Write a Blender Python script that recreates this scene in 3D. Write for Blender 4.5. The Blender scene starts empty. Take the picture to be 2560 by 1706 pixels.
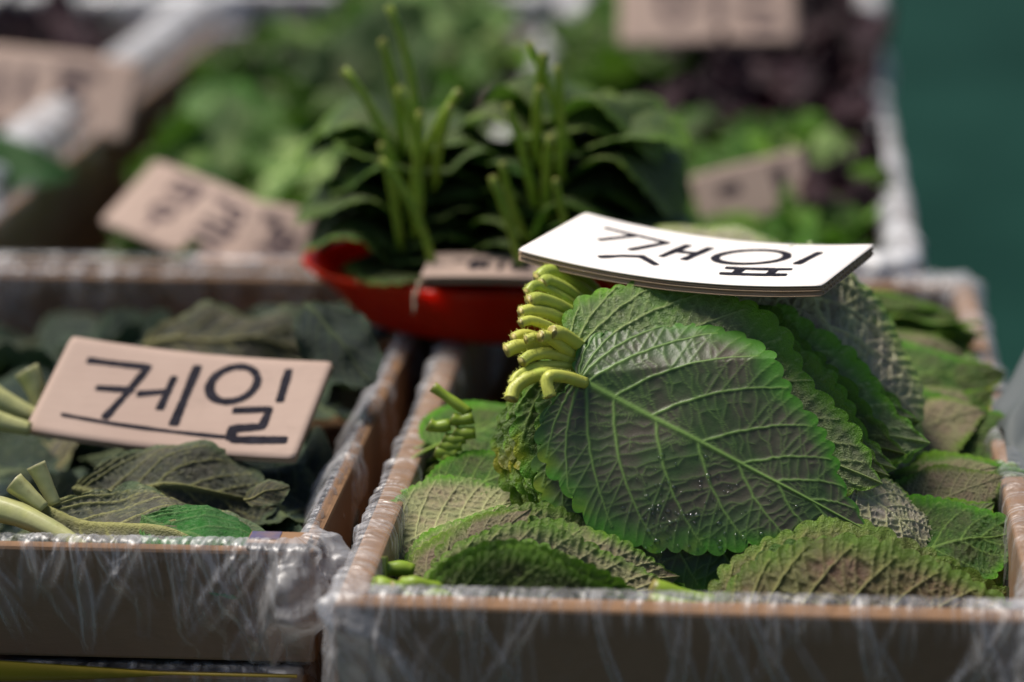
import bpy, math, random
import numpy as np
from mathutils import Vector, Matrix, noise as mnoise

SC = bpy.context.scene
COL = SC.collection
rnd = random.Random(11)
R = math.radians

# ------------------------------------------------------------------ camera
F_MM, SENSOR = 85.0, 36.0
FPX = F_MM / SENSOR * 1024
CAM = Vector((0, 0, .359))
FWD = Vector((-0.09814079, 0.94731851, -0.30488689)).normalized()
RIGHT = FWD.cross(Vector((0, 0, 1))).normalized()
UP = RIGHT.cross(FWD)
cd = bpy.data.cameras.new('camera'); cam = bpy.data.objects.new('camera', cd); COL.objects.link(cam)
cd.lens = F_MM; cd.sensor_width = SENSOR; cd.clip_start = .05; cd.clip_end = 100
cam.location = CAM
cam.rotation_euler = FWD.to_track_quat('-Z', 'Y').to_euler()
cd.dof.use_dof = True; cd.dof.focus_distance = .955; cd.dof.aperture_fstop = 3.2
cd.dof.aperture_blades = 9
SC.camera = cam

# ------------------------------------------------------------------ world, sun, exposure
SUN_EL, SUN_AZ = R(65), R(-70)          # azimuth from +Y (behind the stall), towards +X
w = bpy.data.worlds.new('World'); SC.world = w; w.use_nodes = True
nt = w.node_tree; nt.nodes.clear()
sky = nt.nodes.new('ShaderNodeTexSky'); sky.sky_type = 'NISHITA'; sky.sun_disc = False
sky.sun_elevation = SUN_EL; sky.sun_rotation = SUN_AZ
bg = nt.nodes.new('ShaderNodeBackground'); bg.inputs[1].default_value = .055
wo = nt.nodes.new('ShaderNodeOutputWorld')
nt.links.new(sky.outputs[0], bg.inputs[0]); nt.links.new(bg.outputs[0], wo.inputs[0])
sl = bpy.data.lights.new('sun', 'SUN'); so = bpy.data.objects.new('sun', sl); COL.objects.link(so)
sl.energy = 3.7; sl.angle = R(26); sl.color = (1, .93, .83)
sd = Vector((math.sin(SUN_AZ) * math.cos(SUN_EL), math.cos(SUN_AZ) * math.cos(SUN_EL), math.sin(SUN_EL)))
so.rotation_euler = sd.to_track_quat('Z', 'Y').to_euler(); so.location = (0, 3, 3)
SC.view_settings.view_transform = 'Standard'; SC.view_settings.look = 'None'
SC.view_settings.exposure = .58; SC.view_settings.gamma = 1
cy = SC.cycles
cy.use_denoising = True
cy.max_bounces = 8; cy.transparent_max_bounces = 16; cy.diffuse_bounces = 4; cy.glossy_bounces = 3
cy.caustics_reflective = False; cy.caustics_refractive = False
cy.sample_clamp_indirect = 6; cy.sample_clamp_direct = 12


def at(px, py, dep):                     # picture point (1024 wide) at a real distance -> place
    return CAM + (FWD + RIGHT * ((px - 512) / FPX) + UP * ((341 - py) / FPX)) * dep


def onz(px, py, z):
    r = FWD + RIGHT * ((px - 512) / FPX) + UP * ((341 - py) / FPX)
    return CAM + r * ((z - CAM.z) / r.z)


# ------------------------------------------------------------------ object helpers
def tag(o, label, cat, group=None, kind=None):
    if label: o['label'] = label
    if cat: o['category'] = cat
    if group: o['group'] = group
    if kind: o['kind'] = kind
    return o


def empty(name, label, cat, loc=(0, 0, 0), group=None):
    o = bpy.data.objects.new(name, None); o.empty_display_size = .02; COL.objects.link(o)
    o.location = loc
    return tag(o, label, cat, group)


def link(name, me, parent=None, mat=None):
    o = bpy.data.objects.new(name, me); COL.objects.link(o)
    if mat is not None and not me.materials: me.materials.append(mat)
    if parent is not None:
        o.parent = parent
        if parent.type == 'EMPTY':
            o.matrix_parent_inverse = Matrix.Translation(-Vector(parent.location))
    return o


def mesh(name, V, Fc, mat=None, smooth=True, attrs=None):
    me = bpy.data.meshes.new(name)
    V = np.asarray(V, dtype=np.float32)
    Fa = np.asarray(Fc, dtype=np.int32) if len(set(map(len, Fc))) == 1 else None
    if Fa is not None and len(Fa) > 500:
        k = Fa.shape[1]
        me.vertices.add(len(V)); me.vertices.foreach_set('co', V.ravel())
        me.loops.add(Fa.size); me.loops.foreach_set('vertex_index', Fa.ravel())
        me.polygons.add(len(Fa)); me.polygons.foreach_set('loop_start', np.arange(0, Fa.size, k, dtype=np.int32))
        me.update(calc_edges=True)
    else:
        me.from_pydata([tuple(map(float, v)) for v in V], [], [tuple(map(int, f)) for f in Fc]); me.update()
    me.polygons.foreach_set('use_smooth', [bool(smooth)] * len(me.polygons))
    for k, a in (attrs or {}).items():
        at_ = me.attributes.new(k, 'FLOAT', 'POINT'); at_.data.foreach_set('value', np.asarray(a, dtype=np.float32))
    if mat is not None: me.materials.append(mat)
    return me


def gridfaces(n, m, wrap=False):
    i = np.arange(n if wrap else n - 1); j = np.arange(m - 1)
    I, J = np.meshgrid(i, j, indexing='ij'); I2 = (I + 1) % n
    return np.stack([I * m + J, I2 * m + J, I2 * m + J + 1, I * m + J + 1], -1).reshape(-1, 4)


def tube(pts, rad, seg=10, cap=True, ridge=0.0):
    pts = [Vector(p) for p in pts]; n = len(pts)
    V, Fc = [], []
    t0 = (pts[1] - pts[0]).normalized()
    u = t0.orthogonal().normalized()
    for i, p in enumerate(pts):
        t = (pts[min(i + 1, n - 1)] - pts[max(i - 1, 0)]).normalized()
        u = (u - t * u.dot(t)).normalized(); v = t.cross(u)
        for k in range(seg):
            a = 2 * math.pi * k / seg
            V.append(p + (u * math.cos(a) + v * math.sin(a)) * (rad[i] * (1 + ridge * (math.cos(5 * a + i * .15) + .8 * mnoise.noise(Vector((i * .35, a * 1.2, rad[0] * 9e3)))))))
    for i in range(n - 1):
        for k in range(seg):
            Fc.append((i * seg + k, i * seg + (k + 1) % seg, (i + 1) * seg + (k + 1) % seg, (i + 1) * seg + k))
    if cap:
        for base, s in ((0, 1), ((n - 1) * seg, -1)):
            V.append(pts[0] if base == 0 else pts[-1]); c = len(V) - 1
            for k in range(seg):
                a, b = base + k, base + (k + 1) % seg
                Fc.append((c, b, a, a) if s == 1 else (c, a, b, b))
        Fc = [tuple(dict.fromkeys(f)) for f in Fc]
    return V, Fc


# ------------------------------------------------------------------ materials
class N:
    def __init__(s, name):
        s.m = bpy.data.materials.new(name); s.m.use_nodes = True
        s.t = s.m.node_tree; s.t.nodes.clear(); s.out = s.t.nodes.new('ShaderNodeOutputMaterial')
        s.tc = None
    def n(s, t, **k):
        o = s.t.nodes.new(t)
        for a, b in k.items(): setattr(o, a, b)
        return o
    def set(s, sock, v):
        if isinstance(v, bpy.types.NodeSocket): s.t.links.new(v, sock)
        elif v is not None:
            if isinstance(v, tuple) and len(v) == 3 and sock.type == 'RGBA': v = (*v, 1)
            sock.default_value = v
    def coord(s, kind='Object'):
        if not s.tc: s.tc = s.n('ShaderNodeTexCoord')
        return s.tc.outputs[kind]
    def noise(s, scale, detail=4, rough=.55, stretch=None, dist=0, kind='Object'):
        v = s.coord(kind)
        if stretch:
            mp = s.n('ShaderNodeMapping'); s.set(mp.inputs[0], v); mp.inputs['Scale'].default_value = stretch; v = mp.outputs[0]
        o = s.n('ShaderNodeTexNoise'); s.set(o.inputs['Vector'], v)
        o.inputs['Scale'].default_value = scale; o.inputs['Detail'].default_value = detail
        o.inputs['Roughness'].default_value = rough; o.inputs['Distortion'].default_value = dist
        return o.outputs[0]
    def ramp(s, f, lo, hi):
        o = s.n('ShaderNodeMapRange', interpolation_type='SMOOTHSTEP'); s.set(o.inputs[0], f)
        o.inputs[1].default_value = lo; o.inputs[2].default_value = hi
        return o.outputs[0]
    def mix(s, f, a, b):
        o = s.n('ShaderNodeMix', data_type='RGBA'); s.set(o.inputs[0], f); s.set(o.inputs[6], a); s.set(o.inputs[7], b)
        return o.outputs[2]
    def math(s, op, a, b=0.0):
        o = s.n('ShaderNodeMath', operation=op); s.set(o.inputs[0], a); s.set(o.inputs[1], b)
        return o.outputs[0]
    def attr(s, name):
        o = s.n('ShaderNodeAttribute'); o.attribute_name = name
        return o.outputs['Fac']
    def bump(s, h, strength=.4, dist=.001):
        o = s.n('ShaderNodeBump'); s.set(o.inputs['Height'], h)
        o.inputs['Strength'].default_value = strength; o.inputs['Distance'].default_value = dist
        return o.outputs[0]
    def pbr(s, col, rough=.5, spec=.5, normal=None, **k):
        o = s.n('ShaderNodeBsdfPrincipled'); s.set(o.inputs['Base Color'], col); s.set(o.inputs['Roughness'], rough)
        o.inputs['Specular IOR Level'].default_value = spec
        if normal is not None: s.set(o.inputs['Normal'], normal)
        for a, b in k.items(): s.set(o.inputs[a.replace('_', ' ')], b)
        return o.outputs[0]
    def shmix(s, f, a, b):
        o = s.n('ShaderNodeMixShader'); s.set(o.inputs[0], f); s.set(o.inputs[1], a); s.set(o.inputs[2], b)
        return o.outputs[0]
    def done(s, sh):
        s.set(s.out.inputs[0], sh); return s.m


def leaf_mat(name, under, under2, top, vein, edge, rough=.42, trans=.22, tcol=(.18, .36, .04), yellow=0.0, spec=.28, var=.35, bmp=.5):
    m = N(name)
    ve, mg = m.attr('vein'), m.attr('margin')
    n1 = m.ramp(m.noise(5.5, 3), .35, .68)
    n2 = m.noise(38, 5, .65)
    oi = m.n('ShaderNodeObjectInfo').outputs['Random']
    u = m.mix(n1, under, under2)
    u = m.mix(m.math('MULTIPLY', m.ramp(n2, .45, .75), .35), u, tuple(c * 1.5 for c in under))
    mgn = m.math('MULTIPLY', mg, m.ramp(m.noise(7, 3), .2, .6))
    u = m.mix(mgn, u, edge)
    t = m.mix(n1, top, tuple(c * 1.5 for c in top))
    t = m.mix(m.math('MULTIPLY', mgn, .6), t, edge)
    back = m.n('ShaderNodeNewGeometry').outputs['Backfacing']
    c = m.mix(back, u, t)
    if yellow:
        yf = m.math('MULTIPLY', m.ramp(m.noise(3.1, 3, .6, dist=.6), .5, .66), m.math('MULTIPLY', mg, yellow))
        c = m.mix(yf, c, (.36, .34, .02))
    c = m.mix(ve, c, m.mix(back, vein, tuple(.6 * a + .4 * b for a, b in zip(vein, top))))
    hs = m.n('ShaderNodeHueSaturation')
    m.set(hs.inputs['Color'], c)
    mr = m.n('ShaderNodeMapRange'); m.set(mr.inputs[0], oi); mr.inputs[3].default_value = 1 - var; mr.inputs[4].default_value = 1 + var
    m.set(hs.inputs['Value'], mr.outputs[0])
    hr = m.n('ShaderNodeMapRange'); m.set(hr.inputs[0], m.math('FRACT', m.math('MULTIPLY', oi, 7.31))); hr.inputs[3].default_value = .485; hr.inputs[4].default_value = .515
    m.set(hs.inputs['Hue'], hr.outputs[0])
    c = hs.outputs[0]
    bh = m.math('ADD', m.math('MULTIPLY', m.noise(60, 4, .6), .6), m.math('MULTIPLY', m.noise(220, 2), .35))
    nb = m.bump(bh, bmp, .006)
    rg = m.math('ADD', m.math('MULTIPLY', m.noise(9, 3), .3), rough - .15)
    p = m.pbr(c, rg, spec, nb)
    tr = m.n('ShaderNodeBsdfTranslucent'); m.set(tr.inputs[0], m.mix(.45, tcol, c)); m.set(tr.inputs['Normal'], nb)
    return m.done(m.shmix(trans, p, tr.outputs[0]))


M = {}
M['perilla'] = leaf_mat('perilla leaf', (.062, .135, .020), (.095, .105, .040), (.030, .125, .008), (.28, .40, .09), (.12, .31, .014), yellow=.9, trans=.3)
M['perilla_hero'] = leaf_mat('perilla front leaf', (.054, .092, .030), (.088, .074, .056), (.028, .115, .008), (.22, .34, .08), (.08, .23, .016), rough=.40, yellow=.4, var=.05, spec=.4, bmp=.10)
M['perilla_olive'] = leaf_mat('olive perilla underside', (.145, .145, .05), (.17, .105, .065), (.028, .09, .010), (.36, .38, .13), (.11, .21, .025), rough=.36)
M['perilla_pale'] = leaf_mat('perilla underside with painted sheen', (.46, .48, .24), (.50, .42, .33), (.03, .12, .012), (.72, .74, .34), (.24, .42, .05), rough=.26, spec=.8)  # base colour lightened to stand in for sky sheen on the right bundle
M['perilla_lit'] = leaf_mat('lime edged perilla leaf with painted sun', (.12, .22, .045), (.17, .19, .09), (.04, .16, .01), (.46, .56, .20), (.17, .40, .012), rough=.36, yellow=1.0, trans=.3, tcol=(.3, .5, .03), spec=.5)  # yellow is leaf colour; the lighter tone paints sunlight on lobe and margins
M['perilla_beige'] = leaf_mat('beige perilla underside', (.29, .29, .14), (.33, .25, .17), (.03, .12, .01), (.58, .58, .27), (.14, .30, .02), rough=.38, trans=.2)
M['perilla_dark'] = leaf_mat('dark perilla top', (.045, .085, .018), (.035, .06, .016), (.022, .085, .006), (.16, .20, .05), (.10, .19, .012), rough=.5, trans=.16)
M['kale'] = leaf_mat('kale leaf', (.016, .034, .024), (.010, .024, .024), (.006, .019, .012), (.10, .13, .05), (.06, .09, .05), rough=.45, trans=.1, tcol=(.06, .12, .03))
M['kale_pale'] = leaf_mat('pale kale underside', (.060, .068, .045), (.09, .08, .06), (.010, .035, .010), (.34, .32, .11), (.12, .17, .08), rough=.42, trans=.1, tcol=(.06, .12, .03))
M['kale_green'] = leaf_mat('fresh kale top', (.03, .13, .018), (.02, .09, .012), (.016, .068, .010), (.12, .2, .06), (.022, .09, .014), rough=.4, trans=.15)
M['lettuce'] = leaf_mat('sage lettuce leaf', (.06, .13, .022), (.17, .25, .09), (.025, .095, .006), (.3, .38, .13), (.06, .15, .015), rough=.5, trans=.2, var=.7)
M['chard'] = leaf_mat('bright greens leaf', (.05, .14, .008), (.09, .21, .012), (.035, .12, .005), (.2, .3, .06), (.09, .24, .010), rough=.45, trans=.25, var=.65)
M['purple'] = leaf_mat('dark purple leaf', (.020, .010, .015), (.045, .022, .030), (.018, .009, .013), (.10, .04, .05), (.03, .013, .018), rough=.45, spec=.2, trans=.06, tcol=(.08, .02, .03), var=.5)


def stem_mat(name, c1, c2, cut):
    m = N(name)
    col = m.mix(m.ramp(m.noise(14, 3), .3, .7), c1, c2)
    col = m.mix(m.ramp(m.noise(90, 3, .6), .55, .8), col, tuple(x * 1.25 for x in c1))
    col = m.mix(m.math('MULTIPLY', m.ramp(m.noise(26, 4, .6), .5, .72), .5), col, (.20, .30, .03))
    col = m.mix(m.math('MULTIPLY', m.ramp(m.noise(340, 3, .6), .58, .8), .45), col, (.24, .17, .04))
    col = m.mix(m.attr('cut'), col, m.mix(m.ramp(m.noise(120, 3), .4, .6), cut, tuple(x * .55 for x in cut)))
    nb = m.bump(m.noise(300, 3, .6), .3, .0004)
    p = m.pbr(col, .42, .5, nb)
    tr = m.n('ShaderNodeBsdfTranslucent'); m.set(tr.inputs[0], col)
    return m.done(m.shmix(.18, p, tr.outputs[0]))


M['stem'] = stem_mat('pale green stem', (.50, .64, .10), (.62, .62, .12), (.62, .48, .18))
M['stem_green'] = stem_mat('green stem', (.24, .38, .03), (.32, .42, .05), (.33, .28, .08))
M['kale_stem'] = stem_mat('pale kale stem', (.46, .46, .17), (.52, .52, .26), (.55, .52, .30))


def simple(name, c1, c2, scale=30, rough=.7, bump=.3, stretch=None, spec=.3, dist=.001):
    m = N(name)
    f = m.noise(scale, 5, .6, stretch=stretch)
    col = m.mix(m.ramp(f, .3, .7), c1, c2)
    return m.done(m.pbr(col, rough, spec, m.bump(f, bump, dist)))


def kraft(name, c1, c2, line=0, ls=.8):
    m = N(name)
    fib = m.noise(260, 4, .7, stretch=(.25, 1, 1))
    blot = m.ramp(m.noise(14, 4, .6), .35, .7)
    col = m.mix(blot, c1, c2)
    col = m.mix(m.math('MULTIPLY', m.ramp(fib, .55, .8), .35), col, tuple(x * .6 for x in c1))
    col = m.mix(m.math('MULTIPLY', m.ramp(m.noise(38, 5, .7, dist=.5), .56, .72), .28), col, tuple(x * .62 for x in c1))
    col = m.mix(m.math('MULTIPLY', m.ramp(m.noise(9, 3), .5, .75), .18), col, tuple(x * .7 for x in c2))
    h = fib
    if line:
        wv = m.n('ShaderNodeTexWave', bands_direction='Y'); m.set(wv.inputs[0], m.coord()); wv.inputs['Scale'].default_value = line
        wv.inputs['Distortion'].default_value = .6
        h = m.math('ADD', fib, m.math('MULTIPLY', wv.outputs[1], ls))
    return m.done(m.pbr(col, .78, .25, m.bump(h, .25, .0006)))


M['kraft'] = kraft('kraft cardboard', (.26, .148, .078), (.21, .118, .06))
M['card'] = kraft('kraft price card', (.40, .295, .245), (.36, .26, .215), 70, .15)
M['card_white'] = kraft('white card with painted sun', (.86, .80, .76), (.82, .76, .71))  # white face colour also stands in for direct sun on this card
M['card_edge'] = kraft('cut cardboard edge', (.48, .34, .22), (.34, .22, .13))
M['ink'] = simple('marker ink', (.014, .013, .018), (.026, .024, .032), 200, .8, .1, spec=.04)
M['ink_soft'] = simple('worn marker ink', (.06, .045, .05), (.10, .07, .075), 90, .8, .1, spec=.05)
M['steel'] = simple('grey painted metal', (.23, .25, .26), (.28, .29, .30), 8, .4, .05, spec=.5)
M['sheet'] = simple('dull grey plastic', (.085, .10, .10), (.11, .12, .125), 8, .6, .05, spec=.2)
M['yellow'] = simple('yellow strap', (.28, .20, .012), (.23, .16, .01), 20, .45, .1)
M['floor'] = simple('green painted floor', (.003, .023, .017), (.007, .036, .027), 2.2, .9, .1, spec=.08)
M['blue'] = simple('blue box print', (.05, .06, .16), (.16, .11, .12), 60, .6, .1)
M['fibre'] = simple('pale paper fibre', (.5, .38, .28), (.4, .3, .2), 40, .8, .1)
m = N('red plastic'); f = m.noise(40, 4); rt = m.n('ShaderNodeBsdfTranslucent'); m.set(rt.inputs[0], (1.0, .075, .012))
M['red'] = m.done(m.shmix(.62, m.pbr(m.mix(m.ramp(f, .4, .7), (.95, .075, .012), (.88, .045, .010)), .16, .7, m.bump(m.noise(160, 2), .2, .0008)), rt.outputs[0]))


def film(name, milk=.06, gloss=.0, tint=(.95, .95, .965), rough=.44):
    m = N(name)
    cr = m.attr('crease')
    mp = m.n('ShaderNodeMapping'); m.set(mp.inputs[0], m.coord()); mp.inputs['Scale'].default_value = (1, 1, .55)
    ds = m.n('ShaderNodeVectorMath', operation='ADD'); m.set(ds.inputs[0], mp.outputs[0])
    nz = m.n('ShaderNodeTexNoise'); m.set(nz.inputs['Vector'], mp.outputs[0]); nz.inputs['Scale'].default_value = 40
    sc = m.n('ShaderNodeVectorMath', operation='SCALE'); m.set(sc.inputs[0], nz.outputs[1]); sc.inputs['Scale'].default_value = .03
    m.set(ds.inputs[1], sc.outputs[0])
    def vor(scale, feat):
        v = m.n('ShaderNodeTexVoronoi', feature=feat); m.set(v.inputs['Vector'], ds.outputs[0]); v.inputs['Scale'].default_value = scale
        return v.outputs['Distance']
    big, small = vor(75, 'F1'), vor(230, 'F1')
    line = m.math('MULTIPLY', m.ramp(vor(75, 'DISTANCE_TO_EDGE'), .045, .0), m.ramp(m.noise(30, 3), .45, .7))
    h = m.math('ADD', big, m.math('MULTIPLY', small, .35))
    nb = m.bump(h, .6, .0035)
    gl = m.n('ShaderNodeBsdfGlossy'); gl.inputs['Roughness'].default_value = rough; m.set(gl.inputs['Color'], (.9, .9, .92)); m.set(gl.inputs['Normal'], nb)
    df = m.n('ShaderNodeBsdfDiffuse'); m.set(df.inputs['Color'], (.78, .78, .80)); m.set(df.inputs['Normal'], nb)
    tl = m.n('ShaderNodeBsdfTranslucent'); m.set(tl.inputs['Color'], (.78, .78, .80))
    tp = m.n('ShaderNodeBsdfTransparent'); m.set(tp.inputs['Color'], tint)
    lw = m.n('ShaderNodeFresnel'); lw.inputs[0].default_value = 1.38; m.set(lw.inputs['Normal'], nb)
    milkf = m.math('ADD', min(.45, milk * .15 * (1 if milk < .2 else 7)), m.math('ADD', m.math('MULTIPLY', cr, milk * 5.5), m.math('MULTIPLY', line, milk * .8)))
    milk_sh = m.shmix(.4, df.outputs[0], tl.outputs[0])
    a = m.shmix(milkf, tp.outputs[0], milk_sh)
    gf = m.math('MINIMUM', m.math('ADD', m.math('ADD', m.math('MULTIPLY', lw.outputs[0], .10), m.math('MULTIPLY', cr, .06)), gloss), .7)
    return m.done(m.shmix(gf, a, gl.outputs[0]))


M['film'] = film('clear plastic film')
M['film_loose'] = film('loose plastic film', .06, .005)
M['film_milky'] = film('milky plastic film', .3, .03)
m = N('water'); lw = m.n('ShaderNodeFresnel'); lw.inputs[0].default_value = 1.4
wg = m.n('ShaderNodeBsdfGlossy'); wg.inputs['Roughness'].default_value = .06; wt = m.n('ShaderNodeBsdfTransparent'); m.set(wt.inputs[0], (.95, .97, .95))
M['water'] = m.done(m.shmix(m.math('ADD', m.math('MULTIPLY', lw.outputs[0], .8), .06), wt.outputs[0], wg.outputs[0]))

# ------------------------------------------------------------------ the setting
fl = link('floor', mesh('floor', [(-6, -2, -.85), (6, -2, -.85), (6, 14, -.85), (-6, 14, -.85)], [(0, 1, 2, 3)], M['floor'], False))
tag(fl, 'dark green floor below and behind the stall', None, kind='structure')


def boxmb(x0, x1, y0, y1, z0, z1, bev=0.0):
    V = [(x, y, z) for z in (z0, z1) for y in (y0, y1) for x in (x0, x1)]
    Fc = [(0, 2, 3, 1), (4, 5, 7, 6), (0, 1, 5, 4), (2, 6, 7, 3), (0, 4, 6, 2), (1, 3, 7, 5)]
    return V, Fc


tb = empty('display_table', 'grey metal display table under all the vegetable boxes', 'table', (0, 1.5, -.85))
link('table_top', mesh('table_top', *boxmb(-.95, .122, .80, 2.75, -.17, -.15), M['steel'], False), tb)
for x in (-.9, .06):
    for y in (.86, 2.68):
        link('leg', mesh('leg', *boxmb(x, x + .04, y, y + .04, -.848, -.1705), M['steel'], False), tb)


# ------------------------------------------------------------------ boxes and their plastic liners
def rot2(p, c, a):
    return (p[0], p[1] + (p[0] - c[0]) * math.tan(a))     # boxes pushed slightly out of square


def carton(label, x0, x1, y0, y1, z0, z1, a=0.0, t=.006, group='cardboard boxes of leaves'):
    c = ((x0 + x1) / 2, y0)
    e = empty('cardboard_box', label, 'box', (c[0], (y0 + y1) / 2, z0), group)
    def part(nm, b):
        V, Fc = boxmb(*b)
        V = [(*rot2(v, c, a), v[2]) for v in V]
        o = link(nm, mesh(nm, V, Fc, M['kraft'], False), e)
        bv = o.modifiers.new('bevel', 'BEVEL'); bv.width = .0016; bv.segments = 2
        return o
    part('wall_panel', (x0, x1, y0, y0 + t, z0, z1))
    part('wall_panel', (x0, x1, y1 - t, y1, z0, z1))
    part('wall_panel', (x0, x0 + t, y0 + t, y1 - t, z0, z1))
    part('wall_panel', (x1 - t, x1, y0 + t, y1 - t, z0, z1))
    part('floor_panel', (x0 + t, x1 - t, y0 + t, y1 - t, z0, z0 + .004))
    return e


def liner(label, x0, x1, y0, y1, z1, a=0.0, t=.006, out=.05, inn=.04, mat='film', seed=0, amp=1.0, ns=760, bulge=None, rows=16, folds=60):
    """clear film tucked over the four walls of a box: inside skirt, over the rim, outside skirt, with pulled folds"""
    c0 = ((x0 + x1) / 2, y0)
    rg = random.Random(seed * 13 + 1)
    h = t / 2 + .0012
    prof = []
    for k in range(12): prof.append((-h, -inn * (1 - k / 11) - .001))
    for k in range(1, 10):
        b = math.pi * (1 - k / 10); prof.append((math.cos(b) * h, .0012 + math.sin(b) * h * .55))
    for k in range(rows): prof.append((h, -.001 - out * (k / (rows - 1)) ** 1.25))
    npf = len(prof); PO = np.array([p[0] for p in prof]); PZ = np.array([p[1] for p in prof])
    xa, xb, ya, yb = x0 + t / 2, x1 - t / 2, y0 + t / 2, y1 - t / 2
    rc = .007
    W, D = xb - xa, yb - ya
    per = 2 * (W + D)
    S = np.arange(ns) * per / ns
    corners = np.array([0, W, W + D, 2 * W + D, per])
    cdist = np.abs(S[:, None] - corners[None]).min(1)
    # folds: pulled creases that start at the rim and run down the outside, more of them near the corners
    fold_h = np.zeros((ns, npf)); fold_c = np.zeros((ns, npf))
    dz = np.clip(-PZ, 0, None)[None]
    j_out = 1.0
    for k in range(folds):
        near = rg.random() < .35
        cs = rg.choice(corners[:4]) if near else rg.uniform(0, per)
        s0 = cs + (rg.gauss(0, .012) if near else 0)
        sl = rg.uniform(-.75, .75) if not near else (rg.uniform(.1, .9) * (1 if rg.random() < .5 else -1))
        ln = rg.uniform(.015, 1.1 * out) if not near else out * rg.uniform(.6, 1.3)
        w0 = rg.uniform(.0012, .0045) * (1.5 if near else 1); st = rg.uniform(.25, 1.0); cv = rg.uniform(-5, 5)
        ctr = s0 + sl * dz + cv * dz * dz
        wd = w0 * (.35 + .65 * np.sin(np.pi * np.clip(dz / ln, 0, 1) * .8 + .3))
        u = (((S[:, None] - ctr) + per / 2) % per - per / 2) / wd
        fade = np.clip((ln - dz) / (.35 * ln), 0, 1) * j_out
        rid = np.exp(-u * u) * fade
        fold_h += rid * st * w0 * .55
        edge = (np.exp(-((np.abs(u) - .9) / .28) ** 2) * .8 + .30 * (np.abs(u) < .9)) * fade * st
        fold_c = np.maximum(fold_c, edge)
    V = np.zeros((ns, npf, 3)); CR = np.zeros((ns, npf))
    for i, s in enumerate(S):
        if s < W: p, nn = (xa + s, ya), (0, -1)
        elif s < W + D: p, nn = (xb, ya + s - W), (1, 0)
        elif s < 2 * W + D: p, nn = (xb - (s - W - D), yb), (0, 1)
        else: p, nn = (xa, yb - (s - 2 * W - D)), (-1, 0)
        cxn = [q for q in ((xa, ya), (xb, ya), (xb, yb), (xa, yb)) if abs(q[0] - p[0]) < rc and abs(q[1] - p[1]) < rc]
        if cxn:
            q = cxn[0]; ctr = (q[0] + (rc if q[0] == xa else -rc), q[1] + (rc if q[1] == ya else -rc))
            dx, dy = p[0] - ctr[0], p[1] - ctr[1]; l = math.hypot(dx, dy)
            nn = (dx / l, dy / l); p = (ctr[0] + nn[0] * rc, ctr[1] + nn[1] * rc)
        ck = math.exp(-(cdist[i] / .028) ** 2)
        patch = .5 + .9 * mnoise.noise(Vector((s * 45, seed * 2.1, 0))) + .6 * ck
        patch = max(patch, .25)
        for j in range(npf):
            o, z = prof[j]
            n1 = mnoise.noise(Vector((s * 38, z * 16 + s * 6, seed * 7.3)))
            n2 = mnoise.noise(Vector((s * 105 + z * 40, z * 40, seed + 3.1)))
            below = min(1, max(0, -z) / .02)
            rimz = 11 < j < 22
            if rimz or below < .6:       # fine wrinkles across the rim, dying out down the wall
                wr = mnoise.noise(Vector((s * 1000 + o * 160 + z * 120, (o + z) * 50, seed + 5.5)))
                wr2 = mnoise.noise(Vector((s * 430 + o * 220, (o + z) * 40, seed + 15.5)))
                k_ = 1 - below / .6
                wv = (max(0, wr) * 1.3 + max(0, wr2) * .9) * max(.12, patch) * k_
            else: wr = wr2 = wv = 0
            d = amp * (.0011 * n2 * (.3 + below) + .0016 * max(0, n1) * below) + .00032 * min(1.6, amp) * (wr + wr2) + fold_h[i, j] * amp
            if j > 18: d += amp * ck * (.001 + .0012 * n1) * below + amp * .0028 * ck * (.5 + .5 * math.sin(s * 700 + z * 18 + 2 * n1)) * below
            d = max(d, -.0003 if not rimz else -.0008)
            side = 1 if j >= 17 else (-.7 if j < 12 else 0)
            if bulge: d += bulge(s, j, z, W, D)
            up = .00028 * min(2.2, amp) * (wr + .8 * wr2) * (1 if rimz else .2) + (.0012 * (amp - 1) * n2 if rimz else 0)
            V[i, j] = (p[0] + nn[0] * (o + d * side), p[1] + nn[1] * (o + d * side), z1 + z + up)
            CR[i, j] = min(1, 1.25 * wv + fold_c[i, j] + (.12 * ck if j > 16 else 0))
    V = V.reshape(-1, 3)
    V = [(*rot2(v, c0, a), v[2]) for v in V]
    o = link('plastic_liner', mesh('plastic_liner', V, gridfaces(ns, npf, True), M[mat], True, {'crease': CR.ravel()}))
    tag(o, label, 'plastic film', 'plastic film over the box rims')
    return o


AR = R(2.6)
RB = (-.148, .1155, .803, 1.235)          # perilla box
carton('brown cardboard box of perilla leaves in front, under the bundle with the white card', *RB, -.149, 0, AR, .011)
liner('clear plastic film stretched over the rim of the perilla box in front', *RB, 0, AR, .011, out=.10, inn=.05, seed=1, ns=2400, rows=36, folds=230)
LB = (-.428, -.164, .838, 1.215)         # kale box
AL = R(2.8)
carton('shallow brown cardboard tray of kale leaves beside the perilla box', *LB, -.047, 0, AL, .006)


kt = [o for o in bpy.data.objects if o.get('label', '').startswith('shallow brown cardboard tray')][0]
def turned(b, a=AL):
    V, Fc = boxmb(*b); c = ((LB[0] + LB[1]) / 2, LB[2])
    return [(*rot2(v, c, a), v[2]) for v in V], Fc
link('corner_flap', mesh('corner_flap', *turned((-.190, -.1665, .8385, .8500, .0003, .0030)), M['kraft'], False), kt)
link('blue_print', mesh('blue_print', *turned((-.1895, -.178, .8420, .8495, .0030, .0033)), M['blue'], False), kt)


def kale_bulge(s, j, z, W, D):           # loose film bellying out on the side next to the perilla box
    if W < s < W + D and j > 11:
        u = (s - W) / D
        return -.004
    if W < s < W + D and j < 12:
        u = (s - W) / D
        return -(.006 + .012 * math.sin(math.pi * min(1, u * 1.3))) * max(0, min(1, -z / .02)) * -1
    return 0


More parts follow.
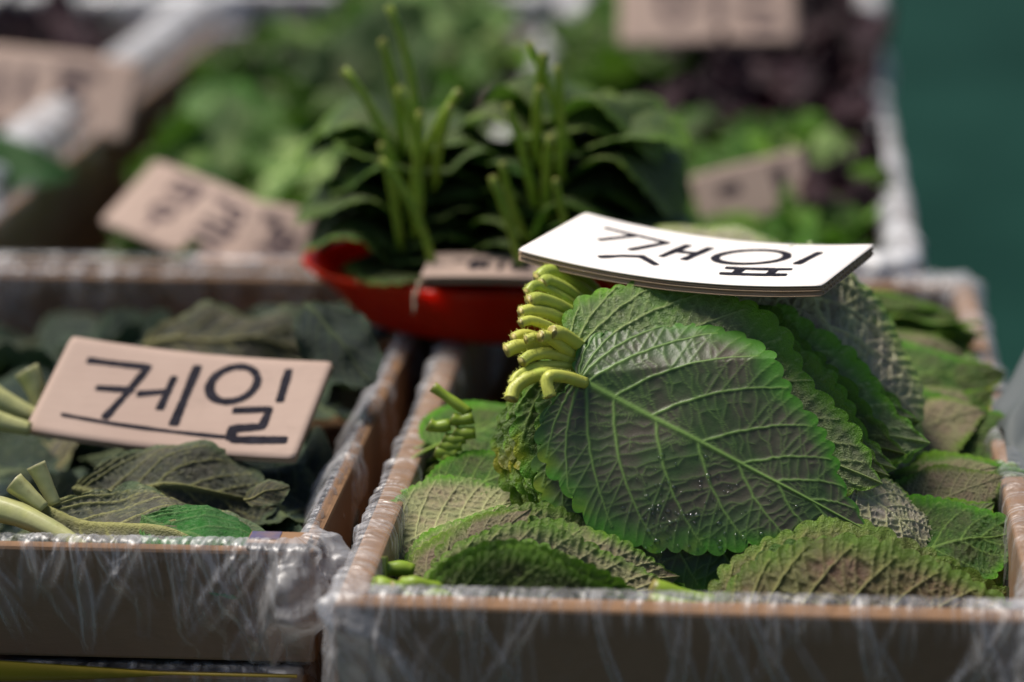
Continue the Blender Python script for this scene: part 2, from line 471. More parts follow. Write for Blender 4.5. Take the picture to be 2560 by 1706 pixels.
liner('loose crumpled plastic film tucked round the shallow kale tray', *LB, 0, AL, .006, out=.044, inn=.05, mat='film_loose', seed=4, amp=1.3, ns=2400, bulge=kale_bulge, rows=26, folds=330)
# the tray below the kale tray, with a slack yellow strap between the two
LB2 = (-.432, -.168, .836, 1.21)
carton('lower cardboard tray under the kale tray, only its top edge showing', *LB2, -.149, -.052, AL, .006)
liner('plastic film over the lower tray under the kale tray', *LB2, -.052, AL, .006, out=.07, inn=.03, seed=7, ns=500)
V = []; n = 40
for i in range(n):
    u = i / (n - 1); x = -.44 + .27 * u
    zt = -.0405 - .0075 * min(1, u * 1.25) ** 1.4; zb = -.046 - .0085 * math.sin(math.pi * min(1, u * 1.0 + .1)) ** .7
    zb = min(zb, zt - .0012)
    y = .8262 + .0285 * (x + .44) / .27 * .45 - .0035
    for (yy, zz) in ((y, zt), (y - .0012, (zt + zb) / 2), (y, zb), (y + .001, zb), (y + .001, zt)): V.append((x, yy, zz))
st = link('yellow_strap', mesh('yellow_strap', V, gridfaces(n, 5), M['yellow'])); tag(st, 'slack yellow packing strap between the kale tray and the tray below', 'strap')

# second row
R2 = (-.172, .090, 1.262, 1.93)
carton('cardboard box of mixed dark greens behind the perilla box', *R2, -.149, 0, R(1.2))
liner('milky plastic film along the rim of the box of mixed dark greens', *R2, 0, R(1.2), .016, out=.08, inn=.05, mat='film_milky', seed=11, amp=2.4, ns=500)
L2 = (-.437, -.182, 1.222, 1.90)
carton('cardboard box of pale sage green leaves behind the kale tray', *L2, -.149, .003, R(2.6))
liner('plastic film over the box of pale sage green leaves', *L2, .003, R(2.6), .007, out=.03, inn=.04, mat='film', seed=13, amp=1.4, ns=500)
L3 = (-.745, -.448, 1.30, 2.0)
carton('cardboard box of dark leaves at the upper left edge', *L3, -.149, .003, R(2.0))
liner('milky crumpled plastic film over the edge of the box of dark leaves', *L3, .010, R(2.0), .032, out=.06, inn=.04, mat='film_milky', seed=17, amp=3.2, ns=500)
B3 = (-.46, -.175, 2.02, 2.5)
carton('farthest cardboard box on the left, empty edge showing', *B3, -.149, .012, R(2))
liner('plastic film on the farthest left box', *B3, .012, R(2), .012, out=.06, inn=.04, mat='film_milky', seed=19, amp=2, ns=300)
B4 = (-.165, .10, 2.03, 2.6)
carton('farthest cardboard box in the middle behind the greens', *B4, -.149, .006, R(1))
liner('plastic film on the farthest middle box', *B4, .006, R(1), .012, out=.06, inn=.04, mat='film_milky', seed=23, amp=2, ns=300)


gs_v = []
for i in range(14):
    for j in range(10):
        u, v = i / 13, j / 9
        p = at(992, 408, 1.06).lerp(at(1075, 272, 1.14), v).lerp(at(1034, 560, .955).lerp(at(1110, 470, .99), v), u)
        p.z += .004 * mnoise.noise(Vector((u * 4, v * 3, 2.2))) + (.010 * math.exp(-((u - .28) / .07) ** 2))
        gs_v.append(p)
sh = link('plastic_sheet', mesh('plastic_sheet', gs_v, gridfaces(14, 10), M['sheet'])); sm_ = sh.modifiers.new('thickness', 'SOLIDIFY'); sm_.thickness = .0015
tag(sh, 'grey plastic sheet hanging beside the right wall of the perilla box', 'plastic sheet')

# ------------------------------------------------------------------ leaves
def catmull(P, n):
    P = np.array(P, float); P = np.vstack([2 * P[0] - P[1], P, 2 * P[-1] - P[-2]])
    out = []
    for i in range(1, len(P) - 2):
        t = np.linspace(0, 1, 24, endpoint=False)[:, None]
        p0, p1, p2, p3 = P[i - 1], P[i], P[i + 1], P[i + 2]
        out.append(.5 * (2 * p1 + (p2 - p0) * t + (2 * p0 - 5 * p1 + 4 * p2 - p3) * t ** 2 + (3 * p1 - p0 - 3 * p2 + p3) * t ** 3))
    out = np.vstack(out + [P[-2][None]])
    s = np.r_[0, np.cumsum(np.linalg.norm(np.diff(out, axis=0), axis=1))]; s /= s[-1]
    q = np.linspace(0, 1, n)
    return np.stack([np.interp(q, s, out[:, 0]), np.interp(q, s, out[:, 1])], 1)


PERILLA = [(0, 0), (-.035, .055), (-.05, .13), (-.02, .225), (.07, .31), (.2, .36), (.34, .372), (.48, .345), (.62, .28), (.74, .2), (.84, .125), (.92, .062), (.97, .022), (1, 0)]
KALE = [(0, 0), (.02, .04), (.05, .09), (.12, .19), (.24, .27), (.40, .31), (.55, .31), (.70, .28), (.83, .21), (.93, .12), (.98, .05), (1, 0)]
LETT = [(0, 0), (.03, .10), (.10, .19), (.25, .28), (.42, .34), (.6, .35), (.76, .30), (.88, .21), (.96, .10), (1, 0)]


def vein_segments(outl, rg, tert=True, secs=None, step=.033):
    """midrib, side veins, their branches and the ladder of small veins between them (leaf length 1)"""
    segs = []      # x0 y0 x1 y1 w0 w1 class
    B = catmull(outl, 400)
    def poly(P, w0, w1, cl):
        for i in range(len(P) - 1):
            a, b = i / (len(P) - 1), (i + 1) / (len(P) - 1)
            segs.append((*P[i], *P[i + 1], w0 + (w1 - w0) * a, w0 + (w1 - w0) * b, cl))
    xs = np.linspace(0, 1, 30)
    poly(np.stack([xs, xs * 0], 1), .0115, .0022, 0)
    if secs is None:
        secs = [(.0, .13), (.0, .23), (.006, .33), (.03, .43), (.13, .54), (.27, .645), (.41, .745), (.56, .83), (.70, .905), (.82, .955)]
    for sg in (1, -1):
        curves = []
        for k, (x0, s1) in enumerate(secs):
            x0 = x0 + (rg.uniform(-.02, .02) if x0 > .05 else 0); s1 += rg.uniform(-.012, .012)
            e = B[int(min(max(s1, 0), .99) * 399)].copy(); e = e * .955 + np.array([x0, 0]) * .045
            a = np.array([x0, 0]); d = e - a; l = np.hypot(*d) + 1e-9
            nrm = np.array([-d[1], d[0]]) / l                       # towards the tip side is -nrm for +y veins
            m = a + d * .5 + nrm * l * rg.uniform(.10, .17)
            t = np.linspace(0, 1, 18)[:, None]
            C = (1 - t) ** 2 * a + 2 * t * (1 - t) * m + t ** 2 * e
            C = C + np.array([[rg.uniform(-1, 1), rg.uniform(-1, 1)] for _ in range(18)]) * .0022
            C[0] = a
            curves.append(C)
            ww = .0062 * (.55 + .45 * min(1, l / .4))
            poly(C * (1, sg), ww, .0018, 1)
            # branches on the outer (base) side
            for bt in ((.42, .58, .72, .85) if l > .22 else (.6,)):
                i = int(bt * 17); p = C[i]; tan = C[min(i + 1, 17)] - C[i - 1]; tan /= np.hypot(*tan)
                out = np.array([-tan[1], tan[0]])
                dirn = tan * .75 + out * .66
                Lb = (1 - bt) * l * rg.uniform(.75, 1.0) + .02
                q = p + dirn * Lb * .55; r2 = p + dirn * Lb + tan * Lb * .12
                poly(np.array([p, q, r2]) * (1, sg), .0030, .0012, 2)
        if tert:
            mid = np.stack([np.linspace(0, 1, 18), np.zeros(18)], 1)
            for ia in range(len(curves)):
                Ca = curves[ia]
                Cb = curves[ia + 1] if ia + 1 < len(curves) else mid
                la = np.hypot(*(Ca[-1] - Ca[0]))
                n = max(3, int(la / step))
                Cd = np.stack([np.interp(np.linspace(0, 17, 120), np.arange(18), Cb[:, q]) for q in (0, 1)], 1)
                for k in range(1, n + 1):
                    t = (k + rg.uniform(-.3, .3)) / (n + .6)
                    f_ = t * 17; i_ = min(16, int(f_)); pa = Ca[i_] * (1 - (f_ - i_)) + Ca[i_ + 1] * (f_ - i_)
                    tv_ = Ca[i_ + 1] - Ca[i_]; tv_ = tv_ / (np.hypot(*tv_) + 1e-9)
                    q_ = pa + tv_ * rg.uniform(-.004, .012)
                    pb = Cd[np.argmin(np.hypot(Cd[:, 0] - q_[0], Cd[:, 1] - q_[1]))]
                    d = pb - pa; l = np.hypot(*d)
                    if l < .012 or l > .20: continue
                    nn = np.array([-d[1], d[0]])
                    m1 = pa + d * rg.uniform(.28, .42) + nn * rg.uniform(-.12, .12); m2 = pa + d * rg.uniform(.58, .74) + nn * rg.uniform(-.12, .12)
                    poly(np.array([pa, m1, m2, pb]) * (1, sg), .0022, .0018, 3)
                    if rg.random() < .4 and l > .05:                     # forks that close the net
                        tv = (Ca[-1] - Ca[0]) / la
                        m3 = m1 + tv * step * rg.uniform(.6, 1.1) + d * rg.uniform(-.1, .15)
                        poly(np.array([m1, m3]) * (1, sg), .0016, .0012, 3)
            # ladder between the midrib and each vein
            for ia in range(3, len(curves)):
                Ca = curves[ia]; x0 = secs[ia][0]; x1 = secs[ia + 1][0] if ia + 1 < len(curves) else .95
                n = max(2, int((x1 - x0) / (step * .85)))
                for k in range(1, n):
                    xm = x0 + (x1 - x0) * (k + rg.uniform(-.2, .2)) / n
                    pa = np.array([xm, 0]); q_ = pa + np.array([.03, .0])
                    pb = Ca[np.argmin(np.hypot(Ca[:, 0] - q_[0], Ca[:, 1] - q_[1]))]
                    if np.hypot(*(pb - pa)) > .2: continue
                    mm = (pa + pb) / 2 + np.array([rg.uniform(-.006, .012), rg.uniform(-.004, .004)])
                    poly(np.array([pa, mm, pb]) * (1, sg), .0018, .0015, 3)
    return np.array(segs, dtype=np.float32)


def leaf_mesh(name, mat, nu=120, nv=26, seed=0, outl=PERILLA, teeth=20, tooth=.022, quilt=1.0, tert=True, veins=1.0, bend=None,
              ruffle=0.0, secs=None, thick_mid=1.0, step=.033, vein_col=(1.0, .8, .34)):
    rg = random.Random(seed)
    nr = nv * 2 + 1
    B = catmull(outl, nu)
    s = np.linspace(0, 1, nu)
    tan = np.gradient(B, axis=0); tan /= np.linalg.norm(tan, axis=1)[:, None] + 1e-9
    nrm = np.stack([-tan[:, 1], tan[:, 0]], 1)            # outward of the +y half
    mx = np.clip(s ** 2.1, 0, 1)
    X = np.zeros((nu, nr)); Y = np.zeros((nu, nr)); MG = np.zeros((nu, nr))
    for sg in (1, -1):
        ph = np.cumsum([rg.uniform(.75, 1.3) for _ in range(teeth + 1)]); ph = np.r_[0, ph] / ph[-1]
        wv = np.zeros(nu)
        for k in range(len(ph) - 1):
            sel = (s >= ph[k]) & (s <= ph[k + 1]); u = (s[sel] - ph[k]) / (ph[k + 1] - ph[k])
            wv[sel] = rg.uniform(.7, 1.15) * np.sin(np.pi * np.clip(u, 0, 1) ** 1.25) ** .55
        env = np.clip(s / .05, 0, 1) * np.clip((1 - s) / .07, 0, 1)
        amp = tooth * (wv - .35) * env
        low = sum(rg.uniform(-.012, .012) * np.sin(np.pi * s * q + rg.uniform(0, 6)) for q in (3, 5, 8)) * env
        for j in range(nv + 1):
            r = (j / nv) ** .9
            b = np.clip((r - .72) / .28, 0, 1) ** 1.6
            bx = B[:, 0] + nrm[:, 0] * (amp * b + low * r); by = B[:, 1] + nrm[:, 1] * (amp * b + low * r)
            x = mx + (bx - mx) * r; y = by * r
            # rows follow the arc of the side veins
            x = x - .25 * np.minimum(by, .35) * r * (1 - r) * np.clip(s, 0, 1)
            jj = nv + sg * j
            X[:, jj] = x; Y[:, jj] = y * sg; MG[:, jj] = np.clip((r - .80) / .18, 0, 1)
    x, y = X.ravel().astype(np.float32), Y.ravel().astype(np.float32)
    segs = vein_segments(outl, rg, tert, secs, step)
    vein = np.zeros_like(x); zr = np.zeros_like(x); dmin = np.full_like(x, .03)
    for (x0, y0, x1, y1, w0, w1, cl) in segs:
        c = int(cl)
        if c == 0: w0, w1 = w0 * thick_mid, w1 * thick_mid
        mg = .034
        sel = np.nonzero((x > min(x0, x1) - mg) & (x < max(x0, x1) + mg) & (y > min(y0, y1) - mg) & (y < max(y0, y1) + mg))[0]
        if not len(sel): continue
        dx, dy = x1 - x0, y1 - y0; l2 = dx * dx + dy * dy + 1e-12
        t = np.clip(((x[sel] - x0) * dx + (y[sel] - y0) * dy) / l2, 0, 1)
        d = np.hypot(x[sel] - x0 - t * dx, y[sel] - y0 - t * dy); wd = w0 + (w1 - w0) * t
        g = np.exp(-(d / wd) ** 2)
        hgt = (.010 * thick_mid, .0056, .0032, .0022)[c] * veins
        colr = (vein_col[0], vein_col[1], vein_col[2] * 1.15, vein_col[2])[c]
        zr[sel] = np.maximum(zr[sel], g * hgt * (.4 + .6 * wd / max(w0, w1)))
        vein[sel] = np.maximum(vein[sel], g * colr)
        dmin[sel] = np.minimum(dmin[sel], d * (1.0 if c else .8))
    c = np.clip(dmin / .017, 0, 1); c = c * c * (3 - 2 * c)
    mgf = MG.ravel().astype(np.float32)
    z = zr - .0085 * quilt * c * (1 - .55 * mgf)
    z = z + .004 * quilt * np.array([mnoise.noise(Vector((a * 9, b * 9, seed))) for a, b in zip(x, y)], dtype=np.float32)
    if ruffle:
        rr = np.hypot(x - .45, y * 1.3)
        z = z + ruffle * np.clip(np.abs(y) / .3, 0, 1.3) ** 2 * np.array([mnoise.noise(Vector((a * 4.5, b * 4.5, seed + 40))) for a, b in zip(x, y)], dtype=np.float32)
    P = np.stack([x, y, z], 1).astype(np.float64)
    if bend: P = bend(P)
    Fc = gridfaces(nu, nr)
    me = mesh(name, P, Fc, mat, True, {'vein': np.clip(vein, 0, 1), 'margin': mgf})
    return me


def bend_line(P, pt, d, th, Rr):
    """roll the part of the sheet on the left of the line (pt, d) by angle th (positive = up +z), bend radius Rr"""
    d = np.array(d, float); d /= np.hypot(*d); nn = np.array([-d[1], d[0]])
    q = (P[:, 0] - pt[0]) * nn[0] + (P[:, 1] - pt[1]) * nn[1]
    z = P[:, 2].copy(); Q = P.copy()
    s = 1 if th > 0 else -1; th = abs(th); Lm = Rr * th
    a = np.clip(q / Rr, 0, th); ex = np.maximum(q - Lm, 0)
    qn = np.where(q > 0, Rr * np.sin(a) + ex * np.cos(th), q); zn = np.where(q > 0, s * (Rr * (1 - np.cos(a)) + ex * np.sin(th)), 0)
    nz = np.cos(a); nq = -s * np.sin(a)
    dq = qn + z * np.where(q > 0, nq, 0) - q
    Q[:, 0] += nn[0] * dq; Q[:, 1] += nn[1] * dq; Q[:, 2] = zn + z * np.where(q > 0, nz, 1)
    return Q


def curl(kx=0, ky=0, v=0, wave=0, seed=0, twist=0):
    def f(P):
        Q = P.copy()
        x, y = P[:, 0], P[:, 1]
        Q[:, 2] += kx * x ** 2 + ky * y ** 2 + v * np.sqrt(y * y + .0008) + twist * x * y
        if wave:
            Q[:, 2] += wave * np.array([mnoise.noise(Vector((a * 3, b * 3, seed * 3.7 + 5))) for a, b in zip(x, y)])
        return Q
    return f


def frame(base, tip, hint, roll=0):
    base, tip, hint = Vector(base), Vector(tip), Vector(hint)
    x = tip - base; L = x.length; x.normalize()
    z = (hint - x * hint.dot(x)).normalized(); y = z.cross(x)
    Mx = Matrix(((x.x, y.x, z.x, base.x), (x.y, y.y, z.y, base.y), (x.z, y.z, z.z, base.z), (0, 0, 0, 1)))
    return Mx @ Matrix.Rotation(roll, 4, 'X') @ Matrix.Scale(L, 4)


def stem_mesh(name, mat, L=.30, r=.017, droop=.0, lift=.0, quick=0.0, side=.0, hook=0.0, seed=0, seg=10, taper=.85):
    """a leaf stalk in the leaf's own units: from the blade's base backwards along -x"""
    rg = random.Random(seed); n = 14
    pts, rad = [], []
    p = Vector((.05, 0, .006)); ang = 0.0; angy = 0.0
    for i in range(n):
        u = i / (n - 1)
        pts.append(p.copy())
        rr = r * (.62 + .38 * min(1, u * 3)) * (1 + .05 * math.sin(u * 17 + seed)) * (1 - (1 - taper) * u)
        if u > .96: rr *= 1.02
        rad.append(rr)
        st_ = (L + .05) / (n - 1)
        ang = (lift - droop) * (min(1, u / quick) if quick else u ** 1.2) + (-hook if u > .62 else 0) * (u - .62) / .38
        angy = side * u ** 1.3
        p = p + Vector((-math.cos(ang) * math.cos(angy), math.sin(angy), math.sin(ang) * math.cos(angy))) * st_
    # a slightly sunken, browned cut end
    dv = (pts[-1] - pts[-2]).normalized()
    pts.append(pts[-1] + dv * r * .10); rad.append(rad[-1] * .86)
    pts.append(pts[-1] - dv * r * .12); rad.append(rad[-1] * .55)
    V, Fc = tube(pts, rad, seg)
    cut = [0.0] * (seg * (n - 1)) + [.35] * seg + [.9] * seg + [1.0] * seg + [0, 1.0]
    # fold ridges along the stalk
    return mesh(name, V, Fc, mat, True, {'cut': cut[:len(V)] + [1.0] * max(0, len(V) - len(cut))})


def hairs(pts_r, n, ln, seed):
    """fine hairs on a stalk: thin three-sided spikes"""
    rg = random.Random(seed); V, Fc = [], []
    for _ in range(n):
        i = rg.randrange(1, len(pts_r) - 2); (p, r), (q, _) = pts_r[i], pts_r[i + 1]
        t = (q - p).normalized(); u = t.orthogonal().normalized(); v = t.cross(u); a = rg.uniform(0, 6.28)
        d = u * math.cos(a) + v * math.sin(a); b = p.lerp(q, rg.random()) + d * r * .95; l = ln * rg.uniform(.5, 1.2)
        d2 = (d + t * rg.uniform(-.4, .4)).normalized(); k = len(V); w_ = .00011
        V += [b + t * w_, b - t * w_, b + d.cross(t) * w_, b + d2 * l]
        Fc += [(k, k + 1, k + 3), (k + 1, k + 2, k + 3), (k + 2, k, k + 3)]
    return V, Fc


def place_leaf(me, mtx, parent=None, stem=None, name='leaf', smtx=None):
    o = bpy.data.objects.new(name, me); COL.objects.link(o)
    if parent is not None:
        o.parent = parent; o.matrix_parent_inverse = Matrix.Translation(-Vector(parent.location))
    o.matrix_basis = mtx
    if stem is not None:
        s = bpy.data.objects.new('stem', stem); COL.objects.link(s); s.parent = o
        if smtx is not None: s.matrix_basis = smtx
    return o


UPV = Vector((0, 0, 1))
TOCAM = -FWD

# ---- meshes shared by many leaves
HERO_FOLD = lambda P: bend_line(curl(-.06, -.10, 0, .02, 3, .06)(P), (.015, .018), (.83, .55), -R(26), .025)
hero_me = leaf_mesh('perilla_leaf_front', M['perilla_hero'], 330, 84, 5, teeth=21, quilt=.20, bend=HERO_FOLD, step=.030, veins=.5)
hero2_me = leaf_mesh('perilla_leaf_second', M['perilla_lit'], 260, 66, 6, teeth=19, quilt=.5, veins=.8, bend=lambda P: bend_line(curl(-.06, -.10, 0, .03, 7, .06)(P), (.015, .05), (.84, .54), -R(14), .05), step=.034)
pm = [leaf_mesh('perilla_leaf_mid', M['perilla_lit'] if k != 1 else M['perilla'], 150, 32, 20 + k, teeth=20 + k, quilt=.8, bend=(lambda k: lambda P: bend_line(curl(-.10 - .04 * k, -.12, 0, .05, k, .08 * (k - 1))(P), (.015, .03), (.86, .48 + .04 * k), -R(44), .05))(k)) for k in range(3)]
pflat = [leaf_mesh('perilla_leaf_flat', M['perilla'], 130, 28, 30 + k, teeth=20, quilt=1.2, bend=curl(-.18 + .08 * k, -.25, 0, .07, k)) for k in range(3)]
polive = leaf_mesh('perilla_leaf_olive', M['perilla_olive'], 240, 64, 41, teeth=20, quilt=.8, veins=1.2, bend=curl(-.08, -.22, 0, .02, 2), step=.036)
polive_lo = [leaf_mesh('perilla_leaf_olive_low', M['perilla_olive'], 150, 36, 44 + k, teeth=20, quilt=1.2, veins=1.2, bend=curl(-.2, -.4 - .1 * k, 0, .05, 2 + k)) for k in range(2)]
pbeige = [leaf_mesh('perilla_leaf_beige', M['perilla_beige'], 190, 46, 55 + k, teeth=21, quilt=1.25, veins=1.1, bend=curl(-.18 - .05 * k, -.30, 0, .05, 6 + k), step=.036) for k in range(3)]
ppale = [leaf_mesh('perilla_leaf_pale', M['perilla_pale'], 190, 46, 51 + k, teeth=20, quilt=2.0, veins=1.3, bend=curl(-.30, -.5, 0, .05, 4 + k), step=.042) for k in range(2)]
pdark = [leaf_mesh('perilla_leaf_dark', M['perilla_dark'], 90, 18, 60 + k, teeth=22, tooth=.026, quilt=1.2, tert=False,
                   bend=(lambda k: lambda P: (lambda Q: (Q.__setitem__((slice(None), 2), Q[:, 2] + (.055 + .025 * k) * np.sin(np.pi * np.clip(np.abs(Q[:, 1]) / .36, 0, 1.1)) - (.06 * k) * np.clip(np.abs(Q[:, 1]) - .2, 0, 1) * 1.6 - .12 * Q[:, 0] ** 2), Q)[1])(curl(0, 0, 0, .07, k + 9)(P)))(k)) for k in range(4)]
kdark = [leaf_mesh('kale_leaf_dark', M['kale'], 90, 22, 70 + k, KALE, 9, .02, 1.4, True, 1.3, curl(-.25 + .2 * k, -.2 + .3 * k, 0, .12, k), .16, None, 2.2) for k in range(3)]
kpale = [leaf_mesh('kale_leaf_pale', M['kale_pale'], 110, 28, 75 + k, KALE, 8, .022, 1.2, True, 1.5, curl(-.25, -.5, 0, .12, k), .17, None, 2.4) for k in range(2)]
kfront = leaf_mesh('kale_leaf_front', M['kale_pale'], 110, 28, 77, KALE, 8, .022, .8, True, 1.5, lambda P: bend_line(curl(-.1, -.2, 0, .06, 1)(P), (0, -.05), (-1, 0), -R(85), .06), .17, None, 2.4)
kgreen = leaf_mesh('kale_leaf_green', M['kale_green'], 90, 22, 79, KALE, 12, .015, 1.3, True, 1.2, curl(-.35, -.6, 0, .08, 3), .05, None, 1.6)
lett = [leaf_mesh('lettuce_leaf', M['lettuce'], 44, 12, 80 + k, LETT, 7, .03, 1.2, False, 1.2, curl(-.2 + .25 * k, -.5 + .45 * k, 0, .2, k), .22, None, 2.5) for k in range(4)]
chard = [leaf_mesh('greens_leaf', M['chard'], 44, 12, 90 + k, LETT, 9, .03, 1.2, False, 1.2, curl(-.3 + .3 * k, -.6 + .5 * k, 0, .2, k), .2, None, 2.0) for k in range(3)]
purp = [leaf_mesh('purple_leaf', M['purple'], 44, 12, 95 + k, LETT, 8, .04, 1.2, False, 1.2, curl(-.3 + .3 * k, -.5 + .5 * k, 0, .25, k), .3, None, 2.0) for k in range(3)]

stems = [stem_mesh('stem', M['stem'], .27 + .025 * k, .0165 + .001 * (k % 3), droop=.15 + .18 * k, side=(-.25, .1, .3, -.1, .2)[k], hook=(.2, .5, .9, .4, .7)[k], seed=k) for k in range(5)]
stem_hero = stem_mesh('stem', M['stem'], .225, .0165, droop=-.12, side=.15, hook=0, seed=9, seg=14)
stems_up = [stem_mesh('stem', M['stem_green'], .42 + .08 * k, .0185, lift=1.1 + .22 * k, droop=0, quick=.2, side=.45 * (k - .6), seed=20 + k) for k in range(3)]
stems_g = [stem_mesh('stem', M['stem_green'], .30 + .04 * k, .017, droop=.2 * k, side=.3 * (k - 1), hook=.3, seed=30 + k) for k in range(3)]
kstem = [stem_mesh('stem', M['kale_stem'], .55, .032, droop=.25, side=.12 * (k * 2 - 1), seed=40 + k, taper=1.35) for k in range(2)]


# ------------------------------------------------------------------ the front bundle
HB, HT = at(579, 379, .957), at(869, 528, .936)
NRM = (TOCAM * 1.0 + UPV * .22 + RIGHT * -.02).normalized()
fb = empty('perilla_leaf_bundle', 'upright bundle of fresh perilla leaves with pale stems, under the white price card', 'leaf bundle', at(700, 520, .99), 'bundles of perilla leaves')
hero = place_leaf(hero_me, frame(HB, HT, NRM), fb, None)
hero['label'] = 'large dark underside leaf at the front of the bundle, beaded with water'
# stalk of the front leaf, bent down at its end
def stalk(pts_px, dep, r, parent, mat, hair=140, seed=1, name='stem'):
    P = [at(x, y, d) for (x, y), d in zip(pts_px, dep)]
    C = []
    Q = [P[0] * 2 - P[1]] + P + [P[-1] * 2 - P[-2]]
    for i in range(1, len(Q) - 2):
        for k in range(6):
            t = k / 6; p0, p1, p2, p3 = Q[i - 1:i + 3]
            C.append(.5 * (2 * p1 + (p2 - p0) * t + (2 * p0 - 5 * p1 + 4 * p2 - p3) * t * t + (3 * p1 - p0 - 3 * p2 + p3) * t ** 3))
    C.append(P[-1]); n = len(C)
    rad = [r * (.72 + .28 * min(1, 3 * (1 - i / n))) * (1 + .04 * math.sin(i * .9 + seed)) for i in range(n)]
    rad = [r * (1.0 + .10 * math.cos(6.28 * i / n * 1.5 + seed) * .25) for i in range(n)]
    d0 = (C[0] - C[1]).normalized()
    pts = [C[0] - d0 * r * .25, C[0] + d0 * r * .05] + C
    rad = [rad[0] * .5, rad[0] * .86] + rad
    seg = 20
    V, Fc = tube(pts, rad, seg, True, .032)
    hv, hf = hairs(list(zip(pts, rad)), hair, .0013, seed)
    w0 = len(V); V = list(V) + [h for h in hv]; 
    cut = [1.0] * seg + [.9] * seg + [.45] * seg + [0.0] * (w0 - 3 * seg); cut[w0 - 2] = 1
    # hairs scaled to metres
    Fc = [tuple(f) for f in Fc] + [tuple(i + w0 for i in f) for f in hf]
    inv = parent.matrix_world.inverted() if parent.type != 'EMPTY' else None
    me = mesh(name, V, Fc, mat, True, {'cut': cut + [0.0] * len(hv)})
    o = bpy.data.objects.new(name, me); COL.objects.link(o); o.parent = parent
    return o


def hairs_m(*a): pass


bpy.context.view_layer.update()
# stalks in the picture, cut end first; each belongs to one leaf of the bundle
SCL = .43519
STALKS = [
    ([(1264, 912), (1257, 882), (1264, 864), (1300, 866), (1345, 880)], (.944, .945, .946, .951, .957)),
    ([(1174, 918), (1182, 893), (1215, 868), (1265, 858), (1320, 868)], (.948, .950, .953, .957, .962)),
    ([(1177, 884), (1192, 862), (1235, 843), (1285, 840), (1330, 850)], (.951, .953, .957, .962, .968)),
    ([(1199, 832), (1222, 816), (1260, 812), (1305, 825), (1340, 840)], (.953, .956, .960, .966, .972)),
    ([(1163, 806), (1190, 796), (1240, 800), (1290, 812), (1330, 830)], (.960, .962, .967, .972, .978)),
    ([(1208, 781), (1232, 776), (1270, 795), (1310, 818), (1340, 832)], (.956, .958, .963, .970, .978)),
    ([(1242, 773), (1262, 775), (1295, 800), (1325, 822), (1345, 835)], (.953, .956, .962, .971, .979)),
    ([(1269, 763), (1290, 766), (1315, 783), (1340, 803), (1362, 820)], (.954, .958, .964, .972, .981)),
    ([(1196, 742), (1222, 736), (1265, 752), (1310, 778), (1350, 805)], (.960, .963, .969, .977, .985)),
    ([(1196, 718), (1220, 713), (1268, 722), (1315, 750), (1350, 775)], (.964, .967, .974, .982, .990)),
    ([(1215, 692), (1238, 687), (1280, 700), (1322, 725), (1355, 752)], (.968, .971, .978, .986, .994)),
    ([(1211, 672), (1232, 655), (1280, 675), (1325, 705), (1360, 735)], (.974, .977, .983, .990, .998)),
    ([(1245, 652), (1258, 644), (1295, 660), (1335, 690), (1365, 718)], (.978, .981, .987, .994, 1.00)),
    ([(1236, 640), (1262, 622), (1300, 640), (1345, 670), (1375, 700)], (.988, .991, .997, 1.004, 1.01)),
    ([(1258, 630), (1275, 612), (1310, 622), (1360, 655), (1390, 690)], (.996, .999, 1.004, 1.010, 1.016)),
    ([(1180, 778), (1204, 770), (1245, 780), (1290, 800), (1330, 820)], (.968, .971, .977, .984, .990)),
]
stalk_objs = []
brg = random.Random(5)
leaves = [hero]
for i in range(1, 24):
    k = i / 23
    if i == 1: ofs = RIGHT * .004 - UP * .0135 + FWD * .006; dr = -.06
    elif i == 2: ofs = RIGHT * .001 + UP * .0070 + FWD * .0085; dr = .09
    elif i == 3: ofs = RIGHT * .003 + UP * .0045 + FWD * .0115; dr = .15
    elif i == 4: ofs = RIGHT * -.006 + UP * .001 + FWD * .0145; dr = -.03
    elif i <= 13:
        q = i - 4
        ofs = RIGHT * (.002 + .0006 * q) + UP * (.0035 - .0004 * q) + FWD * (.0145 + .0030 * q); dr = .16 + .027 * q + brg.uniform(-.012, .012)
    elif i <= 19:
        q = i - 13
        ofs = RIGHT * (-.0035 - .0014 * q) + UP * (-.001 - .0010 * q) + FWD * (.016 + .004 * q); dr = -.02 + brg.uniform(-.05, .05)
    else: ofs = FWD * (.004 + .0030 * i) + UP * brg.uniform(-.006, .002) + RIGHT * (.012 * math.sin(i * 1.7) + brg.uniform(-.003, .003)); dr = brg.uniform(0, .3)
    n_i = (NRM + UPV * (.45 * k) + RIGHT * brg.uniform(-.05, .08)).normalized()
    b, t = HB + ofs, HT + ofs + RIGHT * brg.uniform(-.004, .006)
    gs = 1 + min(.10, .012 * max(0, i - 2)) + brg.uniform(-.02, .02)
    d = (t - b) * (.5 * gs); d.rotate(Matrix.Rotation(dr, 4, NRM)); b = b - d * .06
    me = hero_me if i == 1 else hero2_me if i == 2 else pm[i % 3]
    o = place_leaf(me, frame(b, b + 2 * d, n_i), fb)
    leaves.append(o)
bpy.context.view_layer.update()
for i, (pp, dd) in enumerate(STALKS):
    lf = leaves[i if i < 2 else min(23, 1 + int(i * 1.4))]
    s = stalk([(x * SCL, y * SCL) for x, y in pp], dd, .0024 * (1 + .2 * math.sin(i * 2.1)), lf, M['stem'], 240, i)
    s.matrix_parent_inverse = lf.matrix_world.inverted()
